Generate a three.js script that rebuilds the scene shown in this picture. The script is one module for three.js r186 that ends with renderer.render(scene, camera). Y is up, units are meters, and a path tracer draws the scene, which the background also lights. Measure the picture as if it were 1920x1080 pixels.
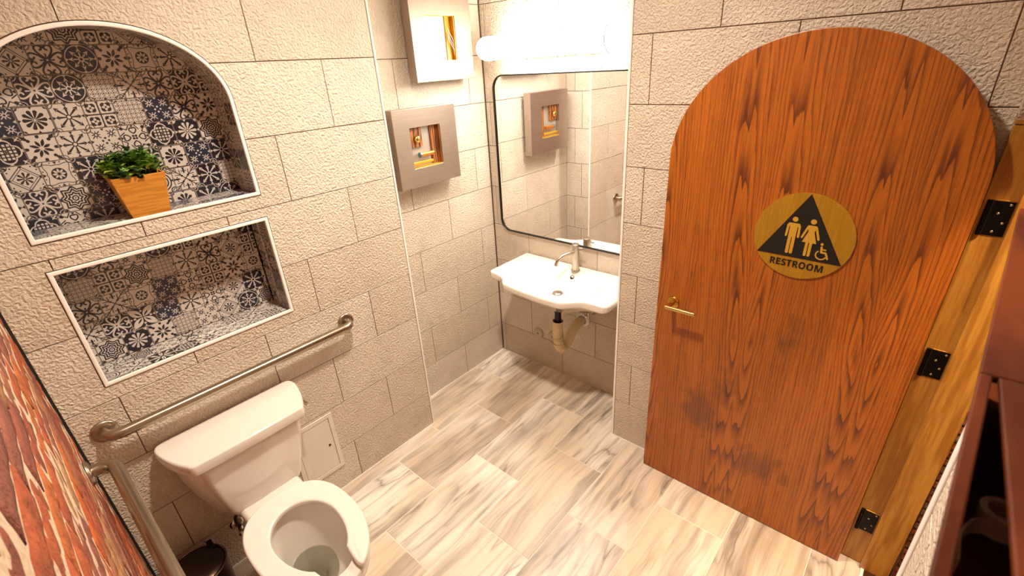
import * as THREE from 'three';
import { mergeGeometries, mergeVertices, toCreasedNormals } from 'three/addons/utils/BufferGeometryUtils.js';
import { RoundedBoxGeometry } from 'three/addons/geometries/RoundedBoxGeometry.js';
import { RectAreaLightUniformsLib } from 'three/addons/lights/RectAreaLightUniformsLib.js';
import { FontLoader } from 'three/addons/loaders/FontLoader.js';
import { TextGeometry } from 'three/addons/geometries/TextGeometry.js';

// ---------- camera, exposure, lights ----------
const scene = new THREE.Scene();
scene.background = new THREE.Color(0x000000);
const camera = new THREE.PerspectiveCamera(62.7986, 16 / 9, 0.02, 30);
camera.position.set(1.8837, 1.925, 1.8651);
camera.rotation.set(-0.4434, 0.7365, -0.0605, 'YXZ');
camera.focus = 2.15;
camera.userData.fStop = 9;
const renderer = new THREE.WebGLRenderer({ antialias: true });
renderer.toneMapping = THREE.LinearToneMapping;
renderer.toneMappingExposure = 0.94;
renderer.shadowMap.enabled = true;
RectAreaLightUniformsLib.init();
const CEIL = 2.95;
const ceilingLightPos = [0.97, CEIL - 0.07, 1.02];
const CEIL_POWER = 19.5, VANITY_POWER = 21, TUBE_GLOW = 42, HALL_POWER = 15;
const ceilLamp = new THREE.SpotLight(new THREE.Color(1, 0.875, 0.72), CEIL_POWER, 0, 1.22, 1, 2);
ceilLamp.position.set(ceilingLightPos[0], ceilingLightPos[1] + 0.03, ceilingLightPos[2]);
ceilLamp.castShadow = true; ceilLamp.shadow.radius = 3; ceilLamp.name = 'ceiling_lamp_light';
ceilLamp.target.position.set(ceilingLightPos[0], 0, ceilingLightPos[2]); scene.add(ceilLamp, ceilLamp.target);
const vanityLight = new THREE.RectAreaLight(new THREE.Color(1, 0.98, 0.89), VANITY_POWER, 0.8, 0.11);
vanityLight.position.set(0.34, 1.985, -0.115); vanityLight.lookAt(0.34, 0.9, 0.35); vanityLight.name = 'vanity_light';
scene.add(vanityLight);

const hallLamp = new THREE.PointLight(new THREE.Color(1, 0.78, 0.52), HALL_POWER, 0, 2);   // hallway ceiling lamp outside the open door
hallLamp.position.set(2.5, 2.75, 0.62); hallLamp.castShadow = true; hallLamp.shadow.radius = 3; hallLamp.name = 'hall_lamp_light'; scene.add(hallLamp);

// ---------- small tools ----------
const V2 = (x, y) => new THREE.Vector2(x, y), V3 = (x, y, z) => new THREE.Vector3(x, y, z);
function rng(seed) { let a = seed >>> 0; return () => { a = (a + 0x6D2B79F5) | 0; let t = Math.imul(a ^ (a >>> 15), 1 | a); t = (t + Math.imul(t ^ (t >>> 7), 61 | t)) ^ t; return ((t ^ (t >>> 14)) >>> 0) / 4294967296; }; }
const clamp = (x, a = 0, b = 1) => Math.min(b, Math.max(a, x));
const lerp = (a, b, t) => a + (b - a) * t;
const smooth = (a, b, x) => { const t = clamp((x - a) / (b - a)); return t * t * (3 - 2 * t); };
// periodic gradient-free value noise
const HT = (() => { const r = rng(77), t = new Float32Array(65536); for (let i = 0; i < 65536; i++) t[i] = r(); return t; })();
function vnoise(x, y, px = 256, py = 256, s = 0) {
  const xi = Math.floor(x), yi = Math.floor(y), fx = x - xi, fy = y - yi;
  const u = fx * fx * fx * (fx * (fx * 6 - 15) + 10), v = fy * fy * fy * (fy * (fy * 6 - 15) + 10);
  const m = (a, n) => ((a % n) + n) % n;
  const h = (i, j) => HT[(m(i, px) * 131 + m(j, py) * 7919 + s * 3571) & 65535];
  return lerp(lerp(h(xi, yi), h(xi + 1, yi), u), lerp(h(xi, yi + 1), h(xi + 1, yi + 1), u), v);
}
function fbm(x, y, o = 4, s = 0) { let a = 0, w = 0.5, t = 0; for (let i = 0; i < o; i++) { a += w * vnoise(x, y, 65536, 65536, s + i * 17); t += w; x *= 2.03; y *= 2.03; w *= 0.5; } return a / t; }
function dataTex(w, h, fn, color = true) {
  const d = new Uint8Array(w * h * 4), c = [0, 0, 0];
  for (let j = 0; j < h; j++) for (let i = 0; i < w; i++) { fn(i / w, j / h, c); const k = (j * w + i) * 4; d[k] = clamp(c[0], 0, 255); d[k + 1] = clamp(c[1], 0, 255); d[k + 2] = clamp(c[2], 0, 255); d[k + 3] = 255; }
  const t = new THREE.DataTexture(d, w, h, THREE.RGBAFormat);
  t.magFilter = THREE.LinearFilter; t.minFilter = THREE.LinearMipmapLinearFilter; t.generateMipmaps = true;
  t.wrapS = t.wrapT = THREE.RepeatWrapping; if (color) t.colorSpace = THREE.SRGBColorSpace; t.needsUpdate = true; return t;
}
function canvasTex(w, h, draw) { const c = document.createElement('canvas'); c.width = w; c.height = h; draw(c.getContext('2d'), w, h); const t = new THREE.CanvasTexture(c); t.colorSpace = THREE.SRGBColorSpace; t.wrapS = t.wrapT = THREE.RepeatWrapping; return t; }
const std = (o) => new THREE.MeshStandardMaterial(o), phys = (o) => new THREE.MeshPhysicalMaterial(o);
const taken = {};
function numbered(n) { if (!(n in taken)) { taken[n] = 0; return n; } return n + '_' + String(++taken[n]).padStart(3, '0'); }
function mesh(name, geo, mat, parent) { const g = Array.isArray(geo) ? mergeGeometries(geo.map((x) => { const y = x.index ? x.toNonIndexed() : x; for (const k of Object.keys(y.attributes)) if (!['position', 'normal', 'uv'].includes(k)) y.deleteAttribute(k); if (!y.attributes.uv) y.setAttribute('uv', new THREE.Float32BufferAttribute(new Float32Array(y.attributes.position.count * 2), 2)); return y; })) : geo; const m = new THREE.Mesh(g, mat); m.name = parent ? name : numbered(name); m.castShadow = m.receiveShadow = true; (parent || scene).add(m); return m; }
function thing(name, label, category, pos = [0, 0, 0], group) { const o = new THREE.Group(); o.name = numbered(name); o.position.set(...pos); o.userData = { label, category }; if (group) o.userData.group = group; scene.add(o); return o; }
function struct(name) { const o = new THREE.Group(); o.name = name; o.userData.kind = 'structure'; scene.add(o); return o; }
function box(w, h, d, x = 0, y = 0, z = 0) { const g = new THREE.BoxGeometry(w, h, d); g.translate(x, y, z); return g; }
function rbox(w, h, d, r, x = 0, y = 0, z = 0, s = 3) { const g = new RoundedBoxGeometry(w, h, d, s, r); g.translate(x, y, z); return g; }
function slab(x0, x1, y0, y1, z0, z1) { return box(x1 - x0, y1 - y0, z1 - z0, (x0 + x1) / 2, (y0 + y1) / 2, (z0 + z1) / 2); }
function cyl(r0, r1, h, x = 0, y = 0, z = 0, n = 32) { const g = new THREE.CylinderGeometry(r1, r0, h, n); g.translate(x, y + h / 2, z); return g; }
function lathe(pts, n = 40) { return new THREE.LatheGeometry(pts.map((p) => V2(p[0], p[1])), n); }
function tube(pts, r, seg = 40, n = 16, closed = false, tension = 0.5) { const c = new THREE.CatmullRomCurve3(pts.map((p) => V3(...p)), closed, 'centripetal', tension); return new THREE.TubeGeometry(c, seg, r, n, closed); }
// a bent pipe: straight runs joined by round elbows, ends capped
function pipe(pts, r, bend, n = 20) {
  const path = new THREE.CurvePath(); const P = pts.map((p) => V3(...p)); let cur = P[0].clone();
  for (let i = 1; i < P.length - 1; i++) { const a = P[i].clone().add(P[i - 1].clone().sub(P[i]).setLength(bend)), b = P[i].clone().add(P[i + 1].clone().sub(P[i]).setLength(bend)); path.add(new THREE.LineCurve3(cur, a)); path.add(new THREE.QuadraticBezierCurve3(a, P[i], b)); cur = b; }
  path.add(new THREE.LineCurve3(cur, P[P.length - 1]));
  return new THREE.TubeGeometry(path, 90, r, n, false);
}
function extrude(shape, depth, bevel = 0, seg = 12, bs = 2) { return new THREE.ExtrudeGeometry(shape, { depth: depth - 2 * bevel, bevelEnabled: bevel > 0, bevelThickness: bevel, bevelSize: bevel, bevelOffset: -bevel, bevelSegments: bs, curveSegments: seg }).translate(0, 0, bevel); }
function polyShape(p) { const s = new THREE.Shape(); p.forEach((q, i) => (i ? s.lineTo(q[0], q[1]) : s.moveTo(q[0], q[1]))); s.closePath(); return s; }
// surface frame: local (u,v,n) -> world
function frame(o, u, v) { const U = V3(...u), V = V3(...v), N = U.clone().cross(V); const m = new THREE.Matrix4().makeBasis(U, V, N); return { o: V3(...o), U, V, N, q: new THREE.Quaternion().setFromRotationMatrix(m) }; }
function place(m, f, u, v, n = 0) { m.position.copy(f.o).addScaledVector(f.U, u).addScaledVector(f.V, v).addScaledVector(f.N, n); m.quaternion.copy(f.q); return m; }
// convex polygons
const area = (p) => { let a = 0; for (let i = 0; i < p.length; i++) { const q = p[(i + 1) % p.length]; a += p[i][0] * q[1] - q[0] * p[i][1]; } return a / 2; };
function clip(p, a, b, c) { const o = []; for (let i = 0; i < p.length; i++) { const A = p[i], B = p[(i + 1) % p.length], da = a * A[0] + b * A[1] - c, db = a * B[0] + b * B[1] - c; if (da >= 0) o.push(A); if ((da > 0 && db < 0) || (da < 0 && db > 0)) { const t = da / (da - db); o.push([lerp(A[0], B[0], t), lerp(A[1], B[1], t)]); } } return o; }
function edges(c) { return c.map((A, i) => { const B = c[(i + 1) % c.length]; const a = -(B[1] - A[1]), b = B[0] - A[0]; return [a, b, a * A[0] + b * A[1]]; }); }   // inside (CCW): a x + b y >= c
function intersect(p, c) { for (const [a, b, k] of edges(c)) { p = clip(p, a, b, k); if (p.length < 3) return []; } return p; }
function subtract(p, c) { const out = []; let rem = p; for (const [a, b, k] of edges(c)) { const o = clip(rem, -a, -b, -k); if (o.length > 2 && Math.abs(area(o)) > 4e-6) out.push(o); rem = clip(rem, a, b, k); if (rem.length < 3) break; } return out; }
// prism from convex pieces (local u,v; top at n = 0, sides down to -t); ch chamfers a single piece
function prism(pieces, t, ch, uvf) {
  const pos = [], uv = [];
  const tri = (a, b, c) => { for (const q of [a, b, c]) { pos.push(q[0], q[1], q[2]); const w = uvf(q[0], q[1]); uv.push(w[0], w[1]); } };
  for (const p of pieces) {
    let cx = 0, cy = 0; for (const q of p) { cx += q[0] / p.length; cy += q[1] / p.length; }
    const top = ch ? p.map((q) => [q[0] - Math.sign(q[0] - cx) * ch, q[1] - Math.sign(q[1] - cy) * ch, 0]) : p.map((q) => [q[0], q[1], 0]);
    for (let i = 1; i < p.length - 1; i++) tri(top[0], top[i], top[i + 1]);
    for (let i = 0; i < p.length; i++) { const j = (i + 1) % p.length, A = [p[i][0], p[i][1], -ch || 0], B = [p[j][0], p[j][1], -ch || 0], A2 = [p[i][0], p[i][1], -t], B2 = [p[j][0], p[j][1], -t];
      if (ch) { tri(top[i], A, B); tri(top[i], B, top[j]); }
      tri(A, A2, B2); tri(A, B2, B); }
  }
  const g = new THREE.BufferGeometry(); g.setAttribute('position', new THREE.Float32BufferAttribute(pos, 3)); g.setAttribute('uv', new THREE.Float32BufferAttribute(uv, 2)); g.computeVertexNormals(); return g;
}
const rect = (u0, u1, v0, v1) => [[u0, v0], [u1, v0], [u1, v1], [u0, v1]];

// ---------- materials ----------
// cast stone-face wall tile: rippled orange-peel relief
const GR = (() => { const r = rng(19), t = []; for (let i = 0; i < 4096; i++) { const a = r() * 6.2832; t.push([Math.cos(a), Math.sin(a)]); } return t; })();
function pnoise(x, y, n, s) { const xi = Math.floor(x), yi = Math.floor(y), fx = x - xi, fy = y - yi, u = fx * fx * fx * (fx * (fx * 6 - 15) + 10), v = fy * fy * fy * (fy * (fy * 6 - 15) + 10), m = (a) => ((a % n) + n) % n; const g = (i, j) => { const q = GR[(m(xi + i) * 131 + m(yi + j) * 797 + s * 57) & 4095]; return q[0] * (fx - i) + q[1] * (fy - j); }; return lerp(lerp(g(0, 0), g(1, 0), u), lerp(g(0, 1), g(1, 1), u), v); }
const stoneBump = dataTex(768, 768, (u, v, c) => {
  const wx = 0.7 * pnoise(u * 24, v * 24, 24, 3), wy = 0.7 * pnoise(u * 24 + 5, v * 24, 24, 9);
  let h = 0.5 + 0.62 * pnoise(u * 40 + wx, v * 40 + wy, 40, 1) + 0.22 * pnoise(u * 84, v * 84, 84, 2) + 0.1 * pnoise(u * 170, v * 170, 170, 5);
  h = smooth(-0.05, 1.05, h); c[0] = c[1] = c[2] = h * 255;
}, false);
stoneBump.repeat.set(1 / 0.34, 1 / 0.34);
const stoneTone = dataTex(256, 256, (u, v, c) => { const n = 0.5 * vnoise(u * 8, v * 8, 8, 8, 4) + 0.3 * vnoise(u * 32, v * 32, 32, 32, 6) + 0.2 * vnoise(u * 96, v * 96, 96, 96, 8); const k = 0.94 + 0.1 * n; c[0] = 255 * k; c[1] = 253 * k; c[2] = 250 * k; });
stoneTone.repeat.set(1 / 0.7, 1 / 0.7);
const stoneMats = [0xd5c7b7, 0xd2c3b2, 0xd8cbbc, 0xcfc0ae].map((c) => std({ color: c, map: stoneTone, bumpMap: stoneBump, bumpScale: 0.0042, roughness: 0.6 }));
const groutMat = std({ color: 0x6a5240, roughness: 0.95 });
const trimWhite = std({ color: 0xf3eee8, roughness: 0.4 });
const darkCaulk = std({ color: 0x1d1714, roughness: 0.8 });
const plaster = std({ color: 0xe9e2d8, roughness: 0.9 });
const steel = phys({ color: 0xa89a88, metalness: 1, roughness: 0.3, anisotropy: 0.4 });
const chrome = std({ color: 0xd8d6d2, metalness: 1, roughness: 0.09 });
const nickel = std({ color: 0xb4aa9c, metalness: 1, roughness: 0.28 });
const porcelain = phys({ color: 0xe7ded4, roughness: 0.12, clearcoat: 0.6, clearcoatRoughness: 0.05 });
const seatPlastic = phys({ color: 0xe9e1d8, roughness: 0.22, clearcoat: 0.3 });
const black = std({ color: 0x0b0a0a, roughness: 0.4, metalness: 0.3 });
const brass = std({ color: 0xcda24a, metalness: 1, roughness: 0.25 });

// ---------- wall tiling ----------
const R0 = rng(5);
const TH = 0.0095, GAP = 0.0034;
function tileWall(parent, f, u0, u1, vTop, rowV, joints, holes = []) {
  // rowV(k): height of the k-th bed joint; joints(k): list of head joints of row k
  for (let k = 0; rowV(k) < vTop; k++) {
    const va = rowV(k), vb = Math.min(rowV(k + 1), vTop); if (vb - va < 0.012) continue;
    const js = [u0, ...joints(k).filter((j) => j > u0 + 0.008 && j < u1 - 0.008), u1];
    for (let i = 0; i < js.length - 1; i++) {
      const a = js[i] + (i ? GAP / 2 : 0), b = js[i + 1] - (i < js.length - 2 ? GAP / 2 : 0);
      const g0 = k ? GAP / 2 : 0; const cu = (a + b) / 2, cv = (va + vb) / 2;
      let pieces = [rect(a - cu, b - cu, va + g0 - cv, vb - GAP / 2 - cv)]; let cut = false;
      for (const h of holes) { const hl = h.map((q) => [q[0] - cu, q[1] - cv]); const nx = []; for (const p of pieces) { const o = subtract(p, hl); if (o.length !== 1 || Math.abs(area(o[0]) - area(p)) > 1e-7) cut = true; nx.push(...o); } pieces = nx; }
      if (!pieces.length) continue;
      const ou = R0() * 3, ov = R0() * 3;
      const g = prism(pieces, TH, cut ? 0 : 0.0011, (x, y) => [x + cu + ou, y + cv + ov]);
      place(mesh('tile', g, stoneMats[Math.floor(R0() * 4)], parent), f, cu, cv);
    }
  }
}
const seq = (s, L, a = -3, b = 5) => { const o = []; for (let x = s; x < b; x += L) o.push(x); for (let x = s - L; x > a; x -= L) o.push(x); return o.sort((p, q) => p - q); };
const ZA = 0.5546, XW = 0.8857, XR = -0.2041, ZS = -0.3064, XD = 2.02, ZB = 1.945;
const LT = 0.494;

// niches, outlines in (z, y)
const NZ0 = 1.172, NZ1 = 1.808, ARY0 = 1.537, ARTOP = 2.092, ARB = 0.232;
const RCY0 = 1.04, RCY1 = 1.438;
function archPts(off, n = 40) { // counter-clockwise in (u = -z, v = y); off > 0 grows outwards
  const c = (NZ0 + NZ1) / 2, a = (NZ1 - NZ0) / 2 + off, b = ARB + off, sp = ARTOP - ARB, p = [[-c - a, ARY0 - off], [-c + a, ARY0 - off]];
  for (let i = 0; i <= n; i++) { const t = (Math.PI * i) / n; p.push([-c + a * Math.cos(t), sp + b * Math.sin(t)]); }
  return p;
}
const rcPts = (off) => rect(-NZ1 - off, -NZ0 + off, RCY0 - off, RCY1 + off);
const PANEL = rect(-1.34, -1.133, 0.138, 0.47);

// left wall (niches, toilet)
const fA = frame([0, 0, 0], [0, 0, -1], [0, 1, 0]);
const wallLeft = struct('wall_left');
{
  const s = polyShape(rect(-ZB - 0.02, -ZA - 0.0105, 0, CEIL)); s.holes.push(new THREE.Path(archPts(0).map((q) => V2(...q)))); s.holes.push(new THREE.Path(rcPts(0).map((q) => V2(...q))));
  const g = new THREE.ExtrudeGeometry(s, { depth: 0.02, bevelEnabled: false }).translate(0, 0, -0.023);
  place(mesh('grout', g, groutMat, wallLeft), fA, 0, 0);
  tileWall(wallLeft, fA, -ZB + 0.006, -ZA - 0.0125, CEIL, (k) => (k ? k * 0.25 - 0.0195 : 0), (k) => seq(k % 2 ? -0.808 : -1.056, LT), [archPts(0.009), rcPts(0.009)]);
  mesh('masonry', slab(-0.4, -0.245, 0, CEIL, -0.5, ZB + 0.2), plaster, wallLeft);
}
// recess left wall (wall art)
const wallRecessLeft = struct('wall_recess_left');
{
  const f = frame([XR, 0, 0], [0, 0, -1], [0, 1, 0]);
  place(mesh('grout', slab(-ZA - 0.01, -ZS, 0, CEIL, -0.03, -0.003), groutMat, wallRecessLeft), f, 0, 0);
  tileWall(wallRecessLeft, f, -ZA, -ZS - 0.0095, CEIL, (k) => (k ? k * 0.25 - 0.0236 : 0), (k) => seq(k % 2 ? -0.325 : -0.07, 0.504));
  const j = frame([0, 0, ZA], [-1, 0, 0], [0, 1, 0]);   // return of the left wall, faces the mirror
  place(mesh('grout', slab(0.002, -XR + 0.03, 0, CEIL, -0.03, -0.003), groutMat, wallRecessLeft), j, 0, 0);
  tileWall(wallRecessLeft, j, 0.010, -XR, CEIL, (k) => (k ? k * 0.25 - 0.0236 : 0), (k) => (k % 2 ? [0.13] : [0.07]));
}
// recess back wall (mirror, washbasin)
const wallRecessBack = struct('wall_recess_back');
{
  const f = frame([0, 0, ZS], [1, 0, 0], [0, 1, 0]);
  place(mesh('grout', slab(XR - 0.03, XW + 0.03, 0, CEIL, -0.03, -0.003), groutMat, wallRecessBack), f, 0, 0);
  tileWall(wallRecessBack, f, XR + 0.0005, XW, CEIL, (k) => (k ? k * 0.25 - 0.0236 : 0), (k) => (k % 2 ? [0.081, 0.581] : [-0.174, 0.332, 0.832]));
  mesh('masonry', slab(-0.4, 1.0, 0, CEIL, -0.5, ZS - 0.035), plaster, wallRecessBack);
  const j = frame([XW, 0, 0], [0, 0, 1], [0, 1, 0]);    // right return of the recess
  place(mesh('grout', slab(ZS - 0.03, -0.002, 0, CEIL, -0.03, -0.003), groutMat, wallRecessBack), j, 0, 0);
  tileWall(wallRecessBack, j, ZS, -0.010, CEIL, (k) => (k ? k * 0.25 - 0.0236 : 0), (k) => (k % 2 ? [-0.2] : []));
}
// back wall behind the open door
const wallBack = struct('wall_back');
{
  const f = frame([0, 0, 0], [1, 0, 0], [0, 1, 0]);
  place(mesh('grout', slab(XW + 0.002, 2.35, 0, CEIL, -0.02, -0.003), groutMat, wallBack), f, 0, 0);
  tileWall(wallBack, f, XW + 0.0125, XD + 0.2, CEIL, (k) => (k ? k * 0.25 - 0.0018 : 0), (k) => seq(k % 2 ? 0.981 : 1.227, 0.4915));
  mesh('masonry', slab(XW + 0.03, 2.6, 0, CEIL, -0.5, -0.022), plaster, wallBack);
}
// right wall: doorway, near pier
const DOOR_Z0 = 0.045, DOOR_Z1 = 1.018;
const wallRight = struct('wall_right');
{
  const f = frame([XD, 0, 0], [0, 0, 1], [0, 1, 0]);
  place(mesh('grout', slab(DOOR_Z1 + 0.004, ZB + 0.05, 0, CEIL, -0.03, -0.003), groutMat, wallRight), f, 0, 0);
  tileWall(wallRight, f, DOOR_Z1 + 0.042, ZB - 0.003, CEIL, (k) => (k ? k * 0.25 - 0.0018 : 0), (k) => seq(k % 2 ? 1.42 : 1.62, 0.4915));
  mesh('masonry', slab(XD + 0.03, 2.17, 0, CEIL, DOOR_Z1 + 0.004, ZB + 0.2), plaster, wallRight);
  // masonry over the arched doorway
  const zc = (DOOR_Z0 + DOOR_Z1) / 2, hw = (DOOR_Z1 - DOOR_Z0) / 2 + 0.036;
  const outline = [[-0.02, 0], [0.01, 0], [0.01, 1.4]]; for (let i = 32; i >= 0; i--) { const t = (Math.PI * i) / 32; outline.push([zc + hw * Math.cos(t), 1.56 + 0.45 * Math.sin(t)]); } outline.push([zc + hw, 0], [zc + hw + 0.02, 0], [zc + hw + 0.02, CEIL], [-0.02, CEIL]);
  const g = new THREE.ExtrudeGeometry(polyShape(outline), { depth: 0.13, bevelEnabled: false });
  place(mesh('arch_masonry', g, stoneMats[1], wallRight), frame([XD + 0.135, 0, 0], [0, 0, 1], [0, 1, 0]), 0, 0, 0);
}
// white corner beads
function trimBar(name, x, z, w, r = 0.004) { const o = mesh(name, rbox(w, CEIL, w, r, 0, CEIL / 2, 0, 2), trimWhite); o.position.set(x, 0, z); o.userData.kind = 'structure'; return o; }
trimBar('trim_1', -0.0040, ZA + 0.0040, 0.0105);
trimBar('trim_2', XW + 0.0045, -0.0045, 0.0115);
{ const o = mesh('trim_3', rbox(0.03, CEIL, 0.026, 0.004, XD + 0.014, CEIL / 2, DOOR_Z1 + 0.013, 2), trimWhite); o.userData.kind = 'structure'; }
{ const o = mesh('trim_4', slab(-0.004, 0.0035, 0, CEIL, ZB - 0.0065, ZB + 0.004), darkCaulk); o.userData.kind = 'structure'; }
for (const [n, a] of [['baseboard_left', slab(0, 0.004, 0, 0.004, ZA, ZB - 0.006)], ['baseboard_recess_left', slab(XR, XR + 0.004, 0, 0.004, ZS, ZA)], ['baseboard_back', slab(XW, 2.0, 0, 0.004, 0, 0.004)]]) mesh(n, a, trimWhite).userData.kind = 'structure';

// ---------- brick wall ----------
const brickBump = dataTex(256, 256, (u, v, c) => { const n = 0.5 * vnoise(u * 14, v * 14, 14, 14, 1) + 0.3 * vnoise(u * 40, v * 40, 40, 40, 2) + 0.2 * vnoise(u * 100, v * 100, 100, 100, 3); c[0] = c[1] = c[2] = 255 * smooth(0.2, 0.8, n); }, false);
brickBump.repeat.set(6, 6);
const brickTone = dataTex(256, 256, (u, v, c) => { const n = 0.55 * vnoise(u * 7, v * 7, 7, 7, 11) + 0.3 * vnoise(u * 30, v * 30, 30, 30, 12) + 0.15 * vnoise(u * 90, v * 90, 90, 90, 13); const k = 0.72 + 0.42 * n; c[0] = 255 * k; c[1] = 246 * k; c[2] = 238 * k; });
brickTone.repeat.set(4, 4);
const brickMats = [0xa5522c, 0x95492e, 0xb3622e, 0x8a4a36, 0x9c6244, 0xb5551f, 0xa57650, 0x8c513e].map((c) => std({ color: c, map: brickTone, bumpMap: brickBump, bumpScale: 0.0022, roughness: 0.85 }));
const mortarMat = std({ color: 0xc9b196, bumpMap: brickBump, bumpScale: 0.003, roughness: 0.95 });
const wallFront = struct('wall_front');
{
  const f = frame([0, 0, ZB], [-1, 0, 0], [0, 1, 0]), r = rng(31);
  const BL = 0.224, BH = 0.0505, PL = 0.235, PH = 0.058;
  const variants = [];
  for (let v = 0; v < 8; v++) {   // hand-made brick faces: ragged edge, uneven face
    const nx = 9, ny = 3, pos = [], uv = [], idx = [], jit = (s) => (r() - 0.5) * s, ou = r() * 2, ov = r() * 2;
    for (let j = 0; j <= ny; j++) for (let i = 0; i <= nx; i++) {
      const e = i === 0 || i === nx || j === 0 || j === ny; const x = (i / nx - 0.5) * BL + jit(e ? 0.005 : 0.004), y = (j / ny - 0.5) * BH + jit(e ? 0.005 : 0.004);
      pos.push(x, y, e ? -0.0008 + jit(0.0022) : 0.0004 + jit(0.002)); uv.push(x + ou, y + ov);
    }
    const at = (i, j) => j * (nx + 1) + i;
    for (let j = 0; j < ny; j++) for (let i = 0; i < nx; i++) idx.push(at(i, j), at(i + 1, j), at(i + 1, j + 1), at(i, j), at(i + 1, j + 1), at(i, j + 1));
    const ring = []; for (let i = 0; i < nx; i++) ring.push(at(i, 0)); for (let j = 0; j < ny; j++) ring.push(at(nx, j)); for (let i = nx; i > 0; i--) ring.push(at(i, ny)); for (let j = ny; j > 0; j--) ring.push(at(0, j));
    const base = pos.length / 3; for (const q of ring) { pos.push(pos[q * 3] * 1.01, pos[q * 3 + 1] * 1.04, -0.014); uv.push(uv[q * 2], uv[q * 2 + 1] + 0.01); }
    for (let i = 0; i < ring.length; i++) { const n2 = (i + 1) % ring.length; idx.push(ring[i], base + i, base + n2, ring[i], base + n2, ring[n2]); }
    const g = new THREE.BufferGeometry(); g.setAttribute('position', new THREE.Float32BufferAttribute(pos, 3)); g.setAttribute('uv', new THREE.Float32BufferAttribute(uv, 2)); g.setIndex(idx); g.computeVertexNormals(); variants.push(g);
  }
  for (let k = 0; k < 31; k++) for (let i = 0; i < 9; i++) {
    const x = 0.02 + (k % 2 ? 0.06 : 0.165) + i * PL - (k % 3) * 0.02, m = mesh('brick', variants[Math.floor(r() * 8)], brickMats[Math.floor(r() * 8)], wallFront);
    if (x > 1.9) { wallFront.remove(m); continue; }
    place(m, f, -x, 0.03 + k * PH + (r() - 0.5) * 0.004, (r() - 0.5) * 0.003); m.rotateZ((r() - 0.5) * 0.025);
    if (r() < 0.5) m.rotateZ(Math.PI);
    if (x < 0.115) m.scale.x = Math.max(0.3, (x * 2 - 0.012) / 0.22);
  }
  const upper = new THREE.InstancedMesh(variants[0], brickMats[0], 20 * 9); upper.name = 'upper_bricks'; upper.userData.kind = 'stuff'; wallFront.add(upper);
  const M4 = new THREE.Matrix4(), col = new THREE.Color(); let ui = 0;
  for (let k = 31; k < 51; k++) for (let i = 0; i < 9; i++) { const x = 0.12 + (k % 2 ? 0.06 : 0.165) + i * PL - (k % 3) * 0.02; M4.makeRotationFromQuaternion(f.q); M4.setPosition(x, 0.03 + k * PH + (r() - 0.5) * 0.004, ZB + (r() - 0.5) * 0.003); upper.setMatrixAt(ui, M4); col.setScalar(0.75 + 0.35 * r()); upper.setColorAt(ui++, col); }
  place(mesh('mortar', slab(-2.3, 0.03, 0, CEIL, -0.08, -0.0014), mortarMat, wallFront), f, 0, 0);
}

// ---------- floor, ceiling, hall ----------
const FW = 0.303, FL = 0.6;
const floorTex = (() => {   // eight wood-look porcelain designs, 4 x 2, veins run along v
  const D = []; for (let i = 0; i < 8; i++) { const r = rng(900 + i * 13); D.push({ s: Math.floor(r() * 1000), ox: r() * 50, oy: r() * 50, a: 0.45 + r() * 0.7, t: r(), sl: (r() - 0.5) * 0.28 }); }
  return dataTex(2048, 2048, (u, v, c) => {
    const ci = Math.min(3, Math.floor(u * 4)), cj = Math.min(1, Math.floor(v * 2)), d = D[ci + 4 * cj];
    let x = (u * 4 - ci) * 0.3, y = (v * 2 - cj) * 0.6;
    const wob = (fbm(x * 5 + d.ox, y * 2.2 + d.oy, 3, d.s) - 0.5) * 0.07; const X = x + wob + y * d.sl * 0.25;
    const broad = fbm(X * 13 + d.ox, y * 1.5 + d.oy, 4, d.s + 5), fine = fbm(X * 70 + d.ox, y * 4 + d.oy, 4, d.s + 9), hair = fbm(X * 260, y * 9 + d.oy, 2, d.s + 21);
    const vein = Math.pow(1 - Math.abs(2 * fbm(X * 20 + d.ox + 7, y * 2.3 + d.oy, 4, d.s + 31) - 1), 7);
    const thin = Math.pow(1 - Math.abs(2 * fbm(X * 9 + d.ox + 19, y * 1.7 + d.oy, 4, d.s + 77) - 1), 26);
    const patch = smooth(0.5, 0.72, fbm(x * 5 + d.ox, y * 3.2 + 3, 3, d.s + 40));
    let k = smooth(0.44, 0.74, broad) * 0.5 * d.a + vein * 0.34 * (0.2 + patch) + (fine - 0.5) * 0.55 + (hair - 0.5) * 0.2 + thin * 0.5 * (0.15 + patch); k = clamp(k);
    const warm = smooth(0.35, 0.7, fbm(X * 6 + 40, y * 2 + d.oy, 3, d.s + 60)) * 0.8;
    const L = [240, 229, 215], W = [226, 207, 182], G = [138, 125, 113];
    for (let q = 0; q < 3; q++) c[q] = lerp(lerp(L[q], W[q], warm), G[q], k) ;
  });
})();
const floorMats = [0xffffff, 0xf6f1ec, 0xeee9e6].map((c) => phys({ color: c, map: floorTex, roughness: 0.38, clearcoat: 0.15, clearcoatRoughness: 0.35 }));
const floor = struct('floor');
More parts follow.
